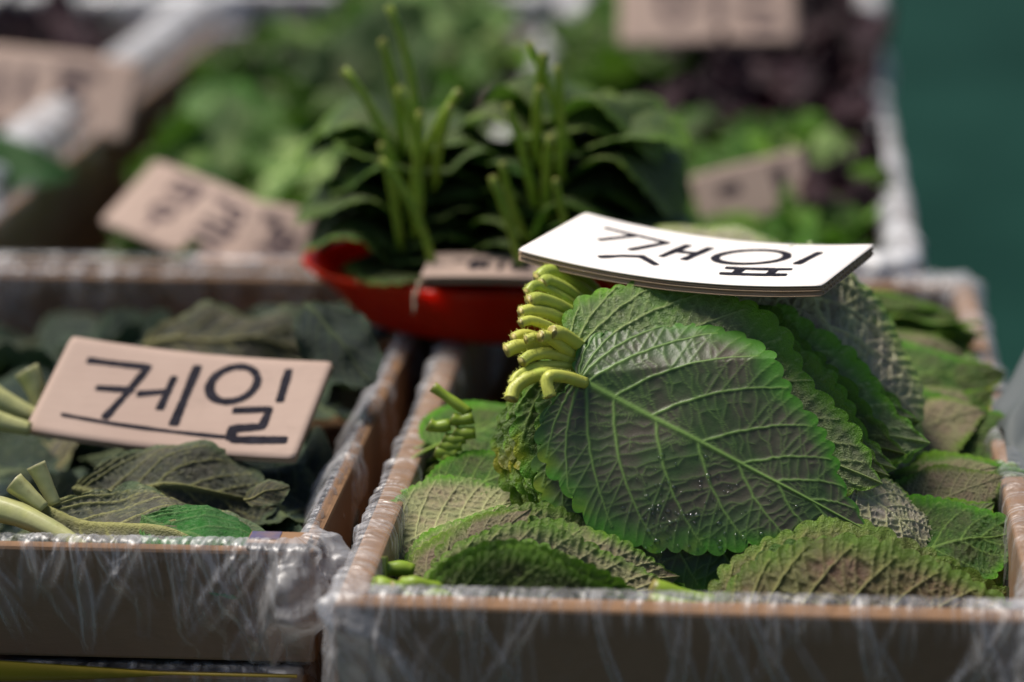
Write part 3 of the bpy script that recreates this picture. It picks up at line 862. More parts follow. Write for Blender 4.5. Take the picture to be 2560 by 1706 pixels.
# water beads on the lower half of the front leaf
V, Fc = [], []
wr = random.Random(8)
hm = hero_me; nv_ = len(hm.vertices)
cand = [v for v in hm.vertices if .30 < v.co.x < .80 and -.37 < v.co.y < -.03]
for _ in range(300):
    v = wr.choice(cand)
    if wr.random() > math.exp(-((v.co.x - .47) / .2) ** 2 - ((v.co.y + .25) / .12) ** 2) + .06: continue
    r = wr.choice((.003, .004, .0055, .007)) * wr.uniform(.7, 1.2); n_ = v.normal; a = n_.orthogonal().normalized(); b = n_.cross(a)
    k = len(V); el = wr.uniform(.7, 1.4)
    for ring, (rr, hh) in enumerate(((1, 0), (.8, .45), (.4, .7))):
        for q in range(8):
            an = q * math.pi / 4; V.append(v.co + (a * math.cos(an) * el + b * math.sin(an)) * r * rr + n_ * (r * hh * .8 + .0004))
    V.append(v.co + n_ * r * .64)
    for ring in range(2):
        for q in range(8): Fc.append((k + ring * 8 + q, k + ring * 8 + (q + 1) % 8, k + ring * 8 + 8 + (q + 1) % 8, k + ring * 8 + 8 + q))
    for q in range(8): Fc.append((k + 16 + q, k + 16 + (q + 1) % 8, k + 24))
wd = bpy.data.objects.new('water_beads', mesh('water_beads', V, Fc, M['water'])); COL.objects.link(wd); wd.parent = hero; wd['kind'] = 'stuff'


# ------------------------------------------------------------------ other perilla bundles in the front box
def bundle(label, base, tip, hint, n, meshes, step, stemset=None, jit=.05, seed=0, spread=(0, 0, 0), group='bundles of perilla leaves', name='perilla_leaf_bundle', cat='leaf bundle', fan=0.0, smtx=None):
    rg = random.Random(seed)
    base, tip, hint = Vector(base), Vector(tip), Vector(hint).normalized()
    e = empty(name, label, cat, (base + tip) / 2, group)
    L = (tip - base).length
    for i in range(n):
        ofs = hint * (-step * i) + Vector(spread) * i
        j = lambda q: Vector((rg.uniform(-q, q), rg.uniform(-q, q), rg.uniform(-q, q))) * L * jit
        b = base + ofs + j(.6); t = tip + ofs + j(1.2)
        t = b + (t - b) * rg.uniform(.93, 1.05)
        h = hint + Vector((rg.uniform(-1, 1), rg.uniform(-1, 1), rg.uniform(-1, 1))) * .12 + Vector((0, fan * i, 0))
        place_leaf(meshes[i % len(meshes)], frame(b, t, h), e, rg.choice(stemset) if stemset else None, smtx=smtx)
    return e


def P2(x, y, d): return at(x * SCL, y * SCL, d)


RT = RIGHT
# right of the front bundle: pale quilted leaves hanging down its far side
bundle('pale quilted perilla bundle draped down behind the right side of the front bundle', P2(1810, 610, 1.01), P2(2175, 1130, .985), (TOCAM * .72 + RT * .55 + UPV * .5), 9, ppale, .0032, None, .05, 3)
bundle('perilla bundle with pale toothed edges showing just behind the white card', P2(1500, 590, 1.12), P2(1860, 535, 1.12), (TOCAM * .6 + UPV * .9), 10, ppale, .003, None, .07, 4)
# the heap in front
bundle('olive brown perilla bundle with strong veins at the front right corner of the box', P2(1700, 1540, .903), P2(2430, 1440, .909), (TOCAM * 1 + UPV * .12 + RT * .05), 6, [polive, polive_lo[0], polive_lo[1]], .0030, None, .025, 5, spread=(0, .0018, .0002))
bundle('dark green perilla leaves standing blurred against the front rim of the box', P2(1005, 1450, .900), P2(1490, 1418, .897), (TOCAM * 1 + UPV * -.1), 3, [pflat[0], pflat[1]], .003, None, .05, 6)
bundle('veined perilla bundle leaning up behind the dark leaves at the front rim', P2(1000, 1470, .908), P2(1510, 1370, .910), (TOCAM * 1 + UPV * .35 + RT * -.1), 10, pbeige, .0020, None, .07, 7, spread=(.0008, .0022, .0014))
bundle('perilla bundle with pale veined undersides next to the left wall of the box', P2(965, 1420, .925), P2(1180, 1135, .938), (TOCAM * .8 + UPV * .6 + RT * -.3), 5, pbeige, .0030, None, .06, 8, spread=(-.001, .002, .0006))
bundle('rear perilla bundle with pale undersides next to the left wall, behind the veined one', P2(925, 1250, .960), P2(1270, 1090, .975), (TOCAM * .7 + UPV * .7 + RT * -.2), 8, [pbeige[1], pbeige[2], ppale[0]], .0030, None, .08, 18, spread=(0, .002, .001))
bundle('perilla bundle lying flat under the bottom of the front bundle', P2(1250, 1420, .925), P2(1760, 1420, .925), (TOCAM * .5 + UPV * .9), 7, pflat, .003, stems_g, .06, 9)
bundle('pale perilla bundle lying low at the right of the front bundle', P2(1960, 1120, .958), P2(2260, 1330, .945), (TOCAM * .4 + UPV * 1.0 + RT * .1), 8, [ppale[1], polive_lo[0], ppale[0]], .003, stems_g, .09, 10)
# far right of the box: stacks seen edge on, running back along the right wall
hx = [((2035, 1135, 1), (2325, 1065, 1), 'nearest'), ((1995, 1005, 1.04), (2290, 945, 1.05), 'second'), ((1965, 875, 1.08), (2255, 835, 1.09), 'third'), ((1935, 775, 1.13), (2225, 745, 1.14), 'farthest')]
for i, (b, t, w_) in enumerate(hx):
    bundle(f'flat stack of dark perilla leaves along the right wall of the box, {w_} of four', P2(*b), P2(*t), (UPV * .8 + TOCAM * .75 + RT * -.05), 12, [pflat[0], pbeige[0], pflat[1], pflat[2]], .0035, None, .16, 30 + i)
bundle('bright green perilla leaves on the top of the stacks at the back right corner', P2(1900, 700, 1.15), P2(2230, 690, 1.15), (UPV * 1 + TOCAM * -.3), 4, pflat, .004, None, .12, 40)
more = [((2010, 1290, .955), (2330, 1190, .962), 'beside the olive brown bundle'), ((2090, 1200, .985), (2330, 1085, .99), 'second from the front wall'), ((2040, 1010, 1.055), (2290, 915, 1.065), 'in the middle'), ((1990, 860, 1.11), (2235, 800, 1.12), 'towards the back')]
for i, (b, t, w_) in enumerate(more):
    bundle(f'small leaning perilla stack with toothed edges against the right wall, {w_}', P2(*b), P2(*t), (UPV * .7 + TOCAM * .8 + RT * -.2), 12, [pbeige[i % 3], pflat[i % 3], pm[i % 3]], .0030, stems_g if i == 0 else None, .2, 60 + i)
# left part of the box behind the bundle
bundle('shaded perilla stack at the left wall beside the stems', P2(1010, 1010, 1.03), P2(1230, 930, 1.05), (UPV + TOCAM * .8), 10, pflat, .0035, stems_g, .12, 41)
bundle('perilla stack below the stems of the front bundle', P2(1010, 1130, .985), P2(1270, 1060, .99), (UPV + TOCAM * .8), 9, [pflat[0], pbeige[1], pflat[1]], .0035, stems_g, .10, 42)
# loose leaves filling the bottom of the box
rg = random.Random(77)
for i in range(32):
    x = rg.uniform(-.125, .085); y = rg.uniform(.84, 1.2); z = rg.uniform(-.062, -.038)
    a = rg.uniform(0, 6.28); L = rg.uniform(.09, .12)
    b = Vector((max(-.12, min(.08, x - math.cos(a) * L / 2)), max(.84, min(1.2, y - math.sin(a) * L / 2)), z))
    t = Vector((max(-.12, min(.08, x + math.cos(a) * L / 2)), max(.84, min(1.2, y + math.sin(a) * L / 2)), z + rg.uniform(-.006, .006)))
    if (t - b).length < .05: continue
    o = place_leaf(rg.choice(pflat), frame(b, t, (rg.uniform(-.25, .25), rg.uniform(-.25, .25), 1)), None, None, 'perilla_leaf')
    tag(o, 'loose dark perilla leaf deep in the front box under the bundles', 'leaf', 'loose perilla leaves deep in the front box')


# short cut stems lying at the left front corner and elsewhere
def loose_stem(label, pts, deps, r=.0023, mat='stem_green', seed=0, group='loose perilla stems'):
    P = [P2(x, y, d) for (x, y), d in zip(pts, deps)]
    V, Fc = tube([P[0].lerp(P[-1], t) + (P[len(P) // 2] - P[0].lerp(P[-1], .5)) * (1 - (2 * t - 1) ** 2) for t in np.linspace(0, 1, 10)], [r * (1 + .08 * math.sin(k + seed)) for k in range(10)], 12)
    ctr = P[0]
    cut = [1.0 if i < 12 else 0.0 for i in range(len(V))]; cut[-2] = 1
    o = bpy.data.objects.new('cut_stalk', mesh('cut_stalk', [v - ctr for v in V], Fc, M[mat], True, {'cut': cut})); COL.objects.link(o); o.location = ctr
    return tag(o, label, 'stem', group)


loose_stem('short green stem standing upright in the front left corner of the box', [(872, 1280), (873, 1310), (868, 1350)], (.925, .924, .922), .0030, seed=1)
loose_stem('hairy green stem lying behind the upright one in the corner', [(880, 1312), (910, 1306), (950, 1312)], (.928, .929, .930), .0030, seed=2)
sr = random.Random(3)
for i in range(9):
    x = 845 + i * 16 + sr.uniform(-8, 8); y = 1352 + sr.uniform(-14, 16)
    loose_stem('blurred stub of green stem in the cluster at the front left corner', [(x, y), (x + 25, y + 4), (x + 60 + sr.uniform(-10, 20), y + 16)], (.895 + sr.uniform(0, .01), .899, .903), .0027, seed=i + 5, group='stem stubs at the front left corner of the perilla box')
loose_stem('thick green stem in the dark gap below the front bundle, upper one', [(1496, 1352), (1560, 1372), (1640, 1392)], (.905, .908, .915), .0040, seed=31)
loose_stem('thick yellow green stem in the dark gap below the front bundle, lower one', [(1490, 1386), (1560, 1396), (1640, 1418)], (.897, .898, .90), .0036, 'stem_green', 32)
loose_stem('thin yellow green stem pointing up beside the left wall of the perilla box', [(994, 888), (1035, 918), (1080, 950)], (1.0, 1.0, 1.0), .0022, seed=33)
for i in range(8):
    x = 975 + sr.uniform(0, 70); y = 960 + i * 15
    loose_stem('blurred yellow stem end in the clump at the left wall', [(x, y), (x + 20, y + 5), (x + 50, y + sr.uniform(-4, 14))], (1.0, 1.0, 1.0), .0026, 'stem_green', 50 + i, 'stem ends at the left wall of the perilla box')


# ------------------------------------------------------------------ price cards
STROKE_A = [[(0.114, 0.797), (0.234, 0.782), (0.153, 0.534)], [(0.234, 0.782), (0.348, 0.747), (0.276, 0.46)], [(0.419, 0.769), (0.392, 0.428)], [(0.495, 0.768), (0.468, 0.426)], [(0.41, 0.585), (0.482, 0.607)], [(0.228, 0.211), (0.285, 0.32), (0.35, 0.389)], [(0.337, 0.374), (0.364, 0.336), (0.418, 0.248)], [(0.763, 0.707), (0.767, 0.657), (0.761, 0.606), (0.746, 0.558), (0.723, 0.518), (0.694, 0.486), (0.662, 0.465), (0.63, 0.457), (0.601, 0.462), (0.577, 0.481), (0.559, 0.514), (0.55, 0.557), (0.55, 0.609), (0.56, 0.664), (0.578, 0.717), (0.603, 0.762), (0.633, 0.794), (0.666, 0.81), (0.698, 0.807), (0.727, 0.787), (0.749, 0.752), (0.763, 0.707)], [(0.854, 0.804), (0.828, 0.501)], [(0.625, 0.349), (0.838, 0.38)], [(0.632, 0.218), (0.845, 0.247)], [(0.677, 0.366), (0.681, 0.233)], [(0.784, 0.382), (0.787, 0.249)]]
STROKE_B = [[(0.096, 0.779), (0.329, 0.794), (0.292, 0.478), (0.256, 0.218)], [(0.175, 0.514), (0.318, 0.545)], [(0.331, 0.509), (0.446, 0.576)], [(0.439, 0.736), (0.438, 0.374)], [(0.506, 0.872), (0.513, 0.235)], [(0.739, 0.815), (0.749, 0.764), (0.751, 0.709), (0.746, 0.654), (0.734, 0.604), (0.716, 0.564), (0.693, 0.536), (0.668, 0.524), (0.643, 0.527), (0.62, 0.546), (0.601, 0.58), (0.588, 0.625), (0.581, 0.678), (0.582, 0.734), (0.59, 0.788), (0.606, 0.835), (0.626, 0.871), (0.65, 0.893), (0.676, 0.897), (0.701, 0.885), (0.722, 0.856), (0.739, 0.815)], [(0.848, 0.902), (0.862, 0.553)], [(0.703, 0.44), (0.837, 0.478), (0.835, 0.297), (0.731, 0.258), (0.741, 0.141)], [(0.74, 0.149), (0.947, 0.178)]]


def price_card(label, o, ex, ey, sag, face, strokes, sw=.0032, t=.0044, plies=2, ink='ink', thin=(), notch=False, nx=40, corner=.03):
    """corrugated card: paper sheets with wavy flutes between, bent along its length"""
    o, ex, ey = Vector(o), Vector(ex), Vector(ey)
    W, Hh = ex.length, ey.length; ux, uy = ex / W, ey / Hh; n = ux.cross(uy).normalized()
    e = empty('price_card', label, 'price card', o + ex * .5 + ey * .5, 'cardboard price cards')
    rg = random.Random(len(label))
    def S(u, v, d): return o + ex * u + ey * v + n * (d + sag * 4 * u * (1 - u))
    ny = 16
    def edge(u, v):                                  # rounded corners, slightly wavy cut edges
        cu, cv = corner, corner * W / Hh
        a = max(0, abs(u - .5) - (.5 - cu)) / cu; b = max(0, abs(v - .5) - (.5 - cv)) / cv
        if a > 0 and b > 0:
            l = math.hypot(a, b)
            if l > 1:
                a2, b2 = a / l * max(a, b) if False else a / l, b / l
                u = .5 + math.copysign(.5 - cu + a2 * cu, u - .5); v = .5 + math.copysign(.5 - cv + b2 * cv, v - .5)
        wv = .0035 * mnoise.noise(Vector((u * 9, v * 9, len(label))))
        if v in (0.0, 1.0): v += wv
        return u, v
    def sheet(nm, d0, d1, mat):
        V, Fc = [], []
        for d in (d1, d0):
            for i in range(nx):
                for j in range(ny):
                    u, v = edge(i / (nx - 1), j / (ny - 1)); V.append(S(u, v, d))
        G = gridfaces(nx, ny); Fc = [tuple(f) for f in G] + [tuple(int(x) + nx * ny for x in f[::-1]) for f in G]
        bd = [(i, 0) for i in range(nx)] + [(nx - 1, j) for j in range(1, ny)] + [(i, ny - 1) for i in range(nx - 2, -1, -1)] + [(0, j) for j in range(ny - 2, 0, -1)]
        for (a, b) in zip(bd, bd[1:] + bd[:1]):
            p, q = a[0] * ny + a[1], b[0] * ny + b[1]; Fc.append((p, p + nx * ny, q + nx * ny, q))
        return link(nm, mesh(nm, V, Fc, mat, True), e)
    th = .0004
    lay = (t - th) / plies
    for k in range(plies + 1):
        d = -lay * k
        f = sheet('paper_face' if k == 0 else 'paper_liner', d - th, d, face if k == 0 else M['card_edge'])
        if k == 0:
            for p in f.data.polygons: p.use_smooth = True
    for k in range(plies):                           # flutes run along the length, waves show on the short ends
        V = []; nw = int(Hh / .0046) * 8
        for i in range(14):
            for j in range(nw + 1):
                u = .0015 + .997 * i / 13; v = .012 + .976 * j / nw
                uu, vv = edge(u, v)
                z = -lay * k - th - (lay - th) * (.5 + .5 * math.sin(2 * math.pi * j / 8 + k * 2 + .5 * math.sin(j * .21)))
                V.append(S(uu, vv, z))
        fo = link('corrugated_flute', mesh('flute', V, gridfaces(14, nw + 1), M['card_edge']), e)
        so_ = fo.modifiers.new('paper', 'SOLIDIFY'); so_.thickness = .00045; so_.offset = 0
    V, Fc = [], []
    for si, st_ in enumerate(strokes):
        w0 = sw * (.45 if si in thin else 1)
        P = [(u * W, v * Hh) for u, v in st_]
        D = []
        for a, b in zip(P[:-1], P[1:]):
            m_ = max(2, int(math.hypot(b[0] - a[0], b[1] - a[1]) / .0012))
            D += [(a[0] + (b[0] - a[0]) * k / m_, a[1] + (b[1] - a[1]) * k / m_) for k in range(m_)]
        D.append(P[-1]); k0 = len(V)
        for i, p in enumerate(D):
            q0, q1 = D[max(i - 1, 0)], D[min(i + 1, len(D) - 1)]
            tx, ty = q1[0] - q0[0], q1[1] - q0[1]; l = math.hypot(tx, ty) + 1e-9
            wn = w0 / 2 * (1 + .18 * mnoise.noise(Vector((p[0] * 400, p[1] * 400, si))) + .28 * mnoise.noise(Vector((p[0] * 70, p[1] * 70, si * 3.1))))
            if i in (0, len(D) - 1): wn *= .8
            for s_ in (1, -1):
                xx, yy = p[0] - ty / l * wn * s_, p[1] + tx / l * wn * s_
                V.append(S(xx / W, yy / Hh, .00012 + .00003 * si))
        for i in range(len(D) - 1): Fc.append((k0 + 2 * i, k0 + 2 * i + 1, k0 + 2 * i + 3, k0 + 2 * i + 2))
    if strokes:
        link('lettering', mesh('lettering', V, Fc, M[ink]), e)
    return e


price_card('white price card lettered 깻잎 lying on top of the front perilla bundle', [-0.0968, 0.9554, 0.0911], [0.1239, -0.042, 0.0008], [0.0232, 0.0684, -0.0014], -.005, M['card_white'], STROKE_A, .0037, .0046, 2, corner=.012)
price_card('brown price card lettered 케일 lying on the kale tray', [-0.3077, 0.9468, 0.0077], [0.1204, -0.0169, -0.0024], [0.0077, 0.0512, 0.026], -.003, M['card'], STROKE_B + [[(.10, .20), (.30, .185), (.72, .17)]], .0040, .003, 1, thin=(len(STROKE_B) + 0,), corner=.014)


def card_px(label, tl, tr, br, bl, dep, nrm, sag, strokes, sw=.004, ink='ink_soft', mat='card'):
    c = at(sum(p[0] for p in (tl, tr, br, bl)) / 4, sum(p[1] for p in (tl, tr, br, bl)) / 4, dep); nrm = Vector(nrm).normalized(); Q = []
    for p in (tl, tr, br, bl):
        r = FWD + RIGHT * ((p[0] - 512) / FPX) + UP * ((341 - p[1]) / FPX); Q.append(CAM + r * ((c - CAM).dot(nrm) / r.dot(nrm)))
    TL, TR, BR, BL = Q
    ex = ((TR - TL) + (BR - BL)) / 2; ey = ((TL - BL) + (TR - BR)) / 2; ey = ey - ex * (ex.dot(ey) / ex.dot(ex)); c = (TL + TR + BR + BL) / 4
    return price_card(label, c - ex / 2 - ey / 2, ex, ey, sag, M[mat], strokes, sw, .0032, 1, ink, nx=24)


def circ(x, y, rx, ry, n=12): return [(x + rx * math.cos(6.2832 * k / n), y + ry * math.sin(6.2832 * k / n)) for k in range(n + 1)]


card_px('tilted brown price card with smudged dark lettering on the sage green leaves', (157, 160), (296, 220), (244, 288), (98, 222), 1.365, (-.25, -.55, .8), .004,
        [[(.22, .84), (.42, .84), (.40, .55)], [(.22, .70), (.38, .70)], circ(.31, .42, .07, .09), [(.30, .27), (.30, .16)], [(.52, .82), (.64, .80)], circ(.70, .74, .05, .08), [(.55, .55), (.75, .55), (.75, .40)], [(.55, .40), (.75, .40)], [(.56, .25), (.76, .25)], [(.82, .62), (.93, .62)], [(.88, .75), (.88, .40)]], .0045)
card_px('second brown card overlapping the right end of the tilted smudged card', (245, 199), (305, 212), (309, 275), (236, 266), 1.335, (.05, -.7, .7), .002,
        [[(.25, .78), (.55, .75)], [(.55, .75), (.45, .45)], circ(.70, .45, .12, .12), [(.3, .3), (.8, .28)]], .005)
card_px('large brown price card at the upper left edge with blurred lettering', (-44, 40), (140, 64), (128, 140), (-58, 122), 1.62, (.05, -.75, .65), .002,
        [[(.28, .72), (.27, .25)], [(.42, .75), (.40, .30)], [(.56, .78), (.70, .80), (.80, .74)], circ(.66, .55, .05, .10), [(.60, .30), (.78, .30)]], .007)
card_px('pale price card at the top of the view beside the purple leaves', (614, -34), (794, -30), (798, 38), (625, 50), 1.70, (.0, -.75, .65), .002,
        [circ(.32, .5, .08, .2), [(.18, .75), (.45, .75)], [(.55, .8), (.55, .25)], [(.68, .75), (.85, .70)], [(.66, .45), (.88, .42)], [(.75, .2), (.90, .2)]], .006, 'ink_soft')
card_px('brown price card standing crooked in the dark greens behind the white card', (690, 176), (802, 148), (818, 204), (704, 232), 1.42, (.1, -.85, .5), .001,
        [[(.74, .8), (.74, .3)], [(.2, .6), (.4, .6)]], .008)
# the small card across the rim of the red basket, seen almost edge on
cb = price_card('thin brown price card lying across the front rim of the red basket', at(420, 277, 1.122), at(552, 279, 1.122) - at(420, 277, 1.122), Vector((.001, .034, .0020)), .0008, M['card'],
                [[(.20, .62), (.30, .62)], circ(.38, .5, .03, .2), [(.46, .7), (.46, .3)], [(.54, .6), (.62, .6)], [(.58, .6), (.58, .25)], circ(.70, .5, .03, .2), [(.78, .7), (.78, .3)], [(.84, .6), (.92, .55)]], .003, .0034, 1, 'ink')
V, Fc = tube([at(419, 281, 1.120) + Vector((0, -.0005 * i, -.0016 * i + .0004 * math.sin(i * 1.9))) + RIGHT * (-.0003 * i + .0006 * math.sin(i)) for i in range(10)], [.0012 * (1 - .06 * i + .2 * math.sin(i * 2)) for i in range(10)], 6)
link('torn_fibre', mesh('torn_fibre', V, Fc, M['fibre']), cb)

# ------------------------------------------------------------------ red basket with two stacks of leaves
bc = Vector((-.124, 1.143, .002))
bk = empty('red_basket', 'shallow red plastic basket holding the stacks with upright stems', 'basket', bc)
BP = [(.66, .001), (.70, .003), (.76, .009), (.82, .016), (.89, .022), (.95, .0265), (.985, .0285), (1.0, .030), (.985, .0315), (.94, .0295), (.87, .0245), (.80, .018), (.74, .011), (.68, .005)]
BX, BY = .099, .060
prof = [(0, .002)] + BP + [(0, .004)]
ns = 72
V = []
for k in range(ns):
    a = 2 * math.pi * k / ns
    q = 1 + .10 * abs(math.cos(2 * a)) ** 2 * 0
    for (r, z) in prof: V.append((bc.x + math.cos(a) * r * BX, bc.y + math.sin(a) * r * (BY + .012 * (1 - r)), bc.z + z))
link('bowl', mesh('bowl', V, gridfaces(ns, len(prof), True), M['red']), bk)
V, Fc = [], []
for k in range(110):
    a = 2 * math.pi * k / 110
    tv, tf = tube([(bc.x + math.cos(a) * r * BX, bc.y + math.sin(a) * r * (BY + .012 * (1 - r)), bc.z + z) for r, z in ((.70, .003), (.76, .009), (.82, .016), (.89, .022), (.95, .0265))], [.0009] * 5, 5, False)
    k0 = len(V); V += tv; Fc += [tuple(i + k0 for i in f) for f in tf]
for (r, z) in ((.73, .006), (.79, .0125), (.855, .019), (.92, .0243)):
    tv, tf = tube([(bc.x + math.cos(2 * math.pi * i / 72) * r * BX, bc.y + math.sin(2 * math.pi * i / 72) * r * (BY + .012 * (1 - r)), bc.z + z) for i in range(73)], [.0009] * 73, 5, False)
    k0 = len(V); V += tv; Fc += [tuple(i + k0 for i in f) for f in tf]
rb = link('weave_ribs', mesh('weave_ribs', V, Fc, M['red']), bk); rb['kind'] = 'stuff'

for which, (bx, x_l, n, sd) in enumerate(((412, 'left', 11, 70), (548, 'right', 12, 90))):
    e = empty('perilla_leaf_bundle', f'stack of dark perilla leaves with upright green stems in the red basket, {x_l} one', 'leaf bundle', at(bx, 250, 1.19), 'stacks of perilla leaves in the red basket')
    rg = random.Random(sd)
    for i in range(n):
        k = i / (n - 1)
        z = .034 + (.056 if not which else .070) * k
        b = Vector((at(bx, 250, 1.15).x + rg.uniform(-.014, .014) + (.006 if which else -.004) * math.sin(i), 1.100 + .034 * k + rg.uniform(-.006, .006), z))
        t = b + Vector((rg.uniform(-.02, .02) + (.02 if which else -.02), (.118 if which else .128) + rg.uniform(-.01, .01), rg.uniform(-.004, .006) - .004))
        h = Vector((rg.uniform(-.26, .26) + (-.08 if which else .08), -.1 + rg.uniform(-.12, .1), 1))
        place_leaf(pdark[i % 4], frame(b, t, h), e, stems_up[rg.randrange(3)] if i % 5 != 1 else None)


# ------------------------------------------------------------------ kale tray
def kale(label, base, tip, hint, me, stem=None, group='kale leaves in the tray', roll=0):
    o = place_leaf(me, frame(base, tip, hint, roll), None, stem, 'kale_leaf')
    return tag(o, label, 'kale leaf', group)


kale('pale grey kale leaf with yellow veins at the front left of its tray', at(42, 512, .962), at(290, 562, .940), TOCAM * .3 + UPV * 1, kfront)
kale('broad grey green kale leaf with a wavy edge below the kale price card', P2(170, 1130, 1.0), P2(620, 1110, .99), TOCAM * .75 + UPV * .5, kpale[1])
kale('bright green kale leaf curling near the front right corner', at(142, 518, .955), at(284, 551, .932), TOCAM * .35 + UPV * .9, kgreen)
kale('grey green kale leaf arched behind the kale price card', P2(330, 800, 1.13), P2(760, 740, 1.13), TOCAM * .6 + UPV * .7, kpale[0], None)
kale('dark blue kale leaf hanging at the back of the tray under the red basket', P2(700, 700, 1.08), P2(850, 840, 1.05), TOCAM * .8 + RT * .3 + UPV * .3, kdark[0])
kale('small pale kale leaf tip near the right wall of the tray', P2(560, 1150, .985), P2(660, 1110, .985), TOCAM * .7 + UPV * .5, kpale[1])
rg = random.Random(31)
for i in range(58):
    x = rg.uniform(-.40, -.19); y = rg.uniform(.875, 1.19); z = -.034 + rg.uniform(0, .014) + (.012 if x > -.28 else -.004) * max(0, (y - 1.0) / .2)
    a = rg.uniform(0, 6.28); L = rg.uniform(.09, .14)
    b = Vector((x - math.cos(a) * L / 2, y - math.sin(a) * L / 2, z)); t = Vector((x + math.cos(a) * L / 2, y + math.sin(a) * L / 2, z + rg.uniform(-.01, .012)))
    for p in (b, t): p.x = max(-.412, min(-.185, p.x)); p.y = max(.862, min(1.2, p.y))
    if (t - b).length < .06: continue
    cx_, cy_ = (b.x + t.x) / 2, (b.y + t.y) / 2
    zone = 'in front of the kale price card' if cy_ < .955 else 'behind the kale price card' if cy_ > 1.06 else 'right of the kale price card' if cx_ > -.235 else 'around and under the kale price card'
    kale('dark kale leaf in the heap ' + zone, b, t, (rg.uniform(-.5, .5), rg.uniform(-.7, .3), 1), rg.choice(kdark + kdark + [kpale[0]]), None, 'dark kale leaves heaped in the tray')


def kale_stem(label, pts, deps, r0, r1, seed=0):
    P = [P2(x, y, d) for (x, y), d in zip(pts, deps)]
    n = 14; C = []
    for i in range(n):
        t = i / (n - 1); C.append(P[0] * (1 - t) ** 2 + P[1] * 2 * t * (1 - t) + P[2] * t * t)
    V, Fc = tube(C, [(r0 + (r1 - r0) * i / (n - 1)) * .85 for i in range(n)], 14, True, .09)
    ctr = C[0]; cut = [1.0 if i < 14 else 0.0 for i in range(len(V))]; cut[-2] = 1
    o = bpy.data.objects.new('kale_stalk', mesh('kale_stalk', [v - ctr for v in V], Fc, M['kale_stem'], True, {'cut': cut})); COL.objects.link(o); o.location = ctr
    return tag(o, label, 'stem', 'pale kale stems in the tray')


kale_stem('long thick pale kale stem lying at the front left of the kale tray', [(-10, 1168), (90, 1185), (235, 1292)], (.955, .95, .940), .0062, .0030)
kale_stem('thick kale stem with a cut end standing up, the taller of the pair', [(82, 1068), (100, 1105), (125, 1160)], (.965, .965, .965), .0044, .0030)
kale_stem('thick kale stem with a wide cut end, the lower of the pair', [(30, 1108), (58, 1130), (100, 1170)], (.958, .958, .958), .0050, .0034)
kale_stem('short pale kale stem at the left edge beside the kale price card', [(60, 850), (85, 890), (95, 950)], (1.06, 1.06, 1.06), .0065, .004)
kale_stem('yellow green kale stem lying left of the kale price card', [(-30, 900), (20, 930), (90, 960)], (1.05, 1.05, 1.05), .006, .004)
kale_stem('pale kale stem poking out under the left end of the kale price card', [(-20, 960), (20, 975), (70, 985)], (1.03, 1.03, 1.03), .005, .0035)


# ------------------------------------------------------------------ blurred heaps behind
def heap(kindname, label, cat, group, meshes, n, bx, zf, L, seed, stem=None, tilt=.7):
    rg = random.Random(seed)
    for i in range(n):
        x, y = rg.uniform(bx[0], bx[1]), rg.uniform(bx[2], bx[3]); z = zf(x, y) - rg.uniform(0, .022)
        a = rg.uniform(0, 6.28); l = rg.uniform(*L)
        dz = rg.uniform(-.35, .35) * l
        b = Vector((x - math.cos(a) * l / 2, y - math.sin(a) * l / 2, z - dz / 2)); t = Vector((x + math.cos(a) * l / 2, y + math.sin(a) * l / 2, z + dz / 2))
        for p in (b, t): p.x = max(bx[0] - .02, min(bx[1] + .02, p.x)); p.y = max(bx[2] - .01, min(bx[3] + .02, p.y))
        if (t - b).length < .035: continue
        o = place_leaf(rg.choice(meshes), frame(b, t, (rg.uniform(-tilt, tilt), rg.uniform(-tilt - .3, tilt - .3), 1)), None, stem if stem and rg.random() < .3 else None, kindname)
        tag(o, label, cat, group)


def sage(lbl, n, bx, sd):
    heap('lettuce_leaf', lbl, 'leaf', 'sage green leaves heaped behind the kale tray', lett + lett + [chard[0]], n, bx,
         lambda x, y: -.045 + .07 * min(1, max(0, (y - 1.33) / .33)) ** .8 - .02 * max(0, (y - 1.75) / .15) + .012 * (x > -.3), (.06, .105), sd)


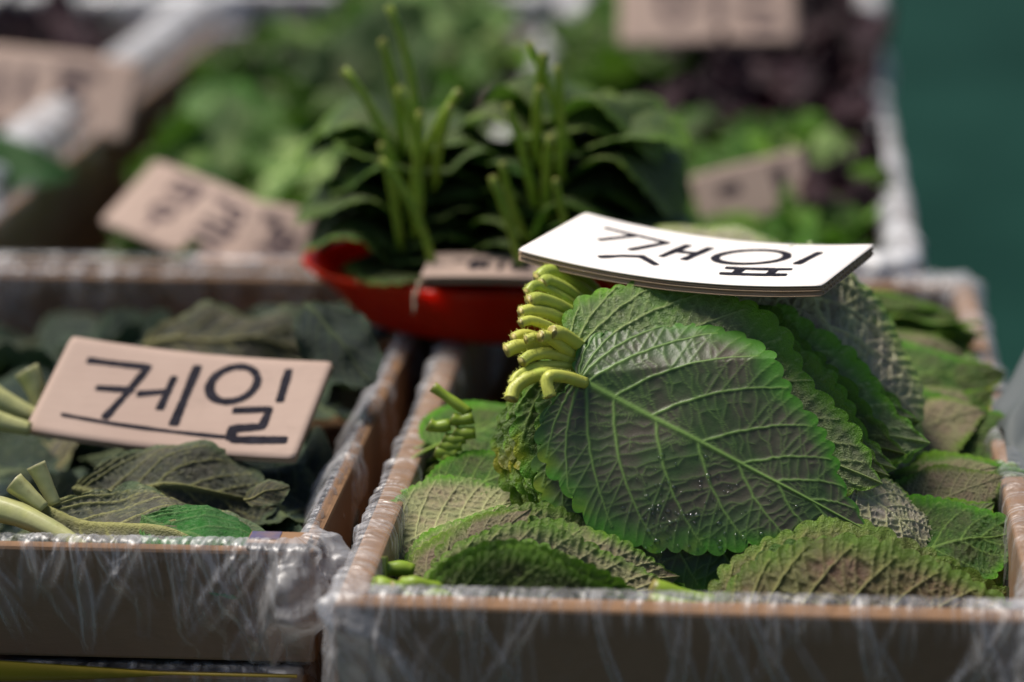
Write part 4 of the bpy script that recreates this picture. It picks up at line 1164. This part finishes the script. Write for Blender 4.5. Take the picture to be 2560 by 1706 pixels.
sage('blurred sage green leaf at the front of the pale heap, under the tilted smudged cards', 30, (-.372, -.20, 1.275, 1.40), 1)
sage('blurred sage green leaf in the middle of the pale heap, left of the red basket', 60, (-.372, -.20, 1.40, 1.62), 11)
sage('blurred sage green leaf at the far end of the pale heap', 60, (-.372, -.20, 1.62, 1.86), 12)
heap('greens_leaf', 'blurred bright green leaf near the white card, in the box behind it', 'leaf', 'bright green leaves in the box behind the white card', chard + chard + [lett[1]], 45, (-.14, .055, 1.285, 1.42),
     lambda x, y: -.008, (.055, .085), 2)
heap('greens_leaf', 'blurred bright green leaf round the crooked brown card behind the white card', 'leaf', 'bright green leaves in the box behind the white card', chard + chard + [lett[1]], 45, (-.14, .045, 1.43, 1.52),
     lambda x, y: .014, (.055, .085), 21)
heap('purple_leaf', 'blurred dark purple leaf in the far half of the box on the right', 'leaf', 'dark purple leaves in the box on the right', purp, 90, (-.055, .055, 1.52, 1.89),
     lambda x, y: .016 + .014 * min(1, max(0, (y - 1.55) / .2)), (.07, .11), 3)
heap('purple_leaf', 'blurred dark purple leaf against the right wall behind the bright greens', 'leaf', 'dark purple leaves in the box on the right', purp, 12, (.042, .060, 1.36, 1.56), lambda x, y: .012, (.05, .07), 33)
heap('greens_leaf', 'blurred green leaf beside the purple leaves at the far end of the box', 'leaf', 'green leaves at the far end of the right box', chard + lett, 26, (-.15, -.06, 1.66, 1.90), lambda x, y: .01, (.06, .1), 4)
heap('purple_leaf', 'blurred dark leaf in the box at the upper left edge', 'leaf', 'dark leaves in the upper left box', purp + [kdark[0]], 70, (-.70, -.535, 1.72, 1.97), lambda x, y: -.004, (.07, .12), 5)
heap('greens_leaf', 'dark green leaf at the left edge below the large brown price card', 'leaf', 'dark green leaves at the left edge', [chard[0], chard[1], kgreen], 60, (-.70, -.545, 1.33, 1.58), lambda x, y: -.03, (.06, .1), 6)
o = place_leaf(kgreen, frame(at(-90, 150, 1.44), at(72, 126, 1.47), UPV + TOCAM * .5), None, None, 'greens_leaf')
tag(o, 'single glossy dark green leaf arched in front of the large brown price card', 'leaf')
heap('pale_leaf', 'blurred pale leaf in the farthest boxes', 'leaf', 'pale leaves in the farthest boxes', lett, 30, (-.42, .07, 2.08, 2.42), lambda x, y: -.03, (.06, .1), 7)
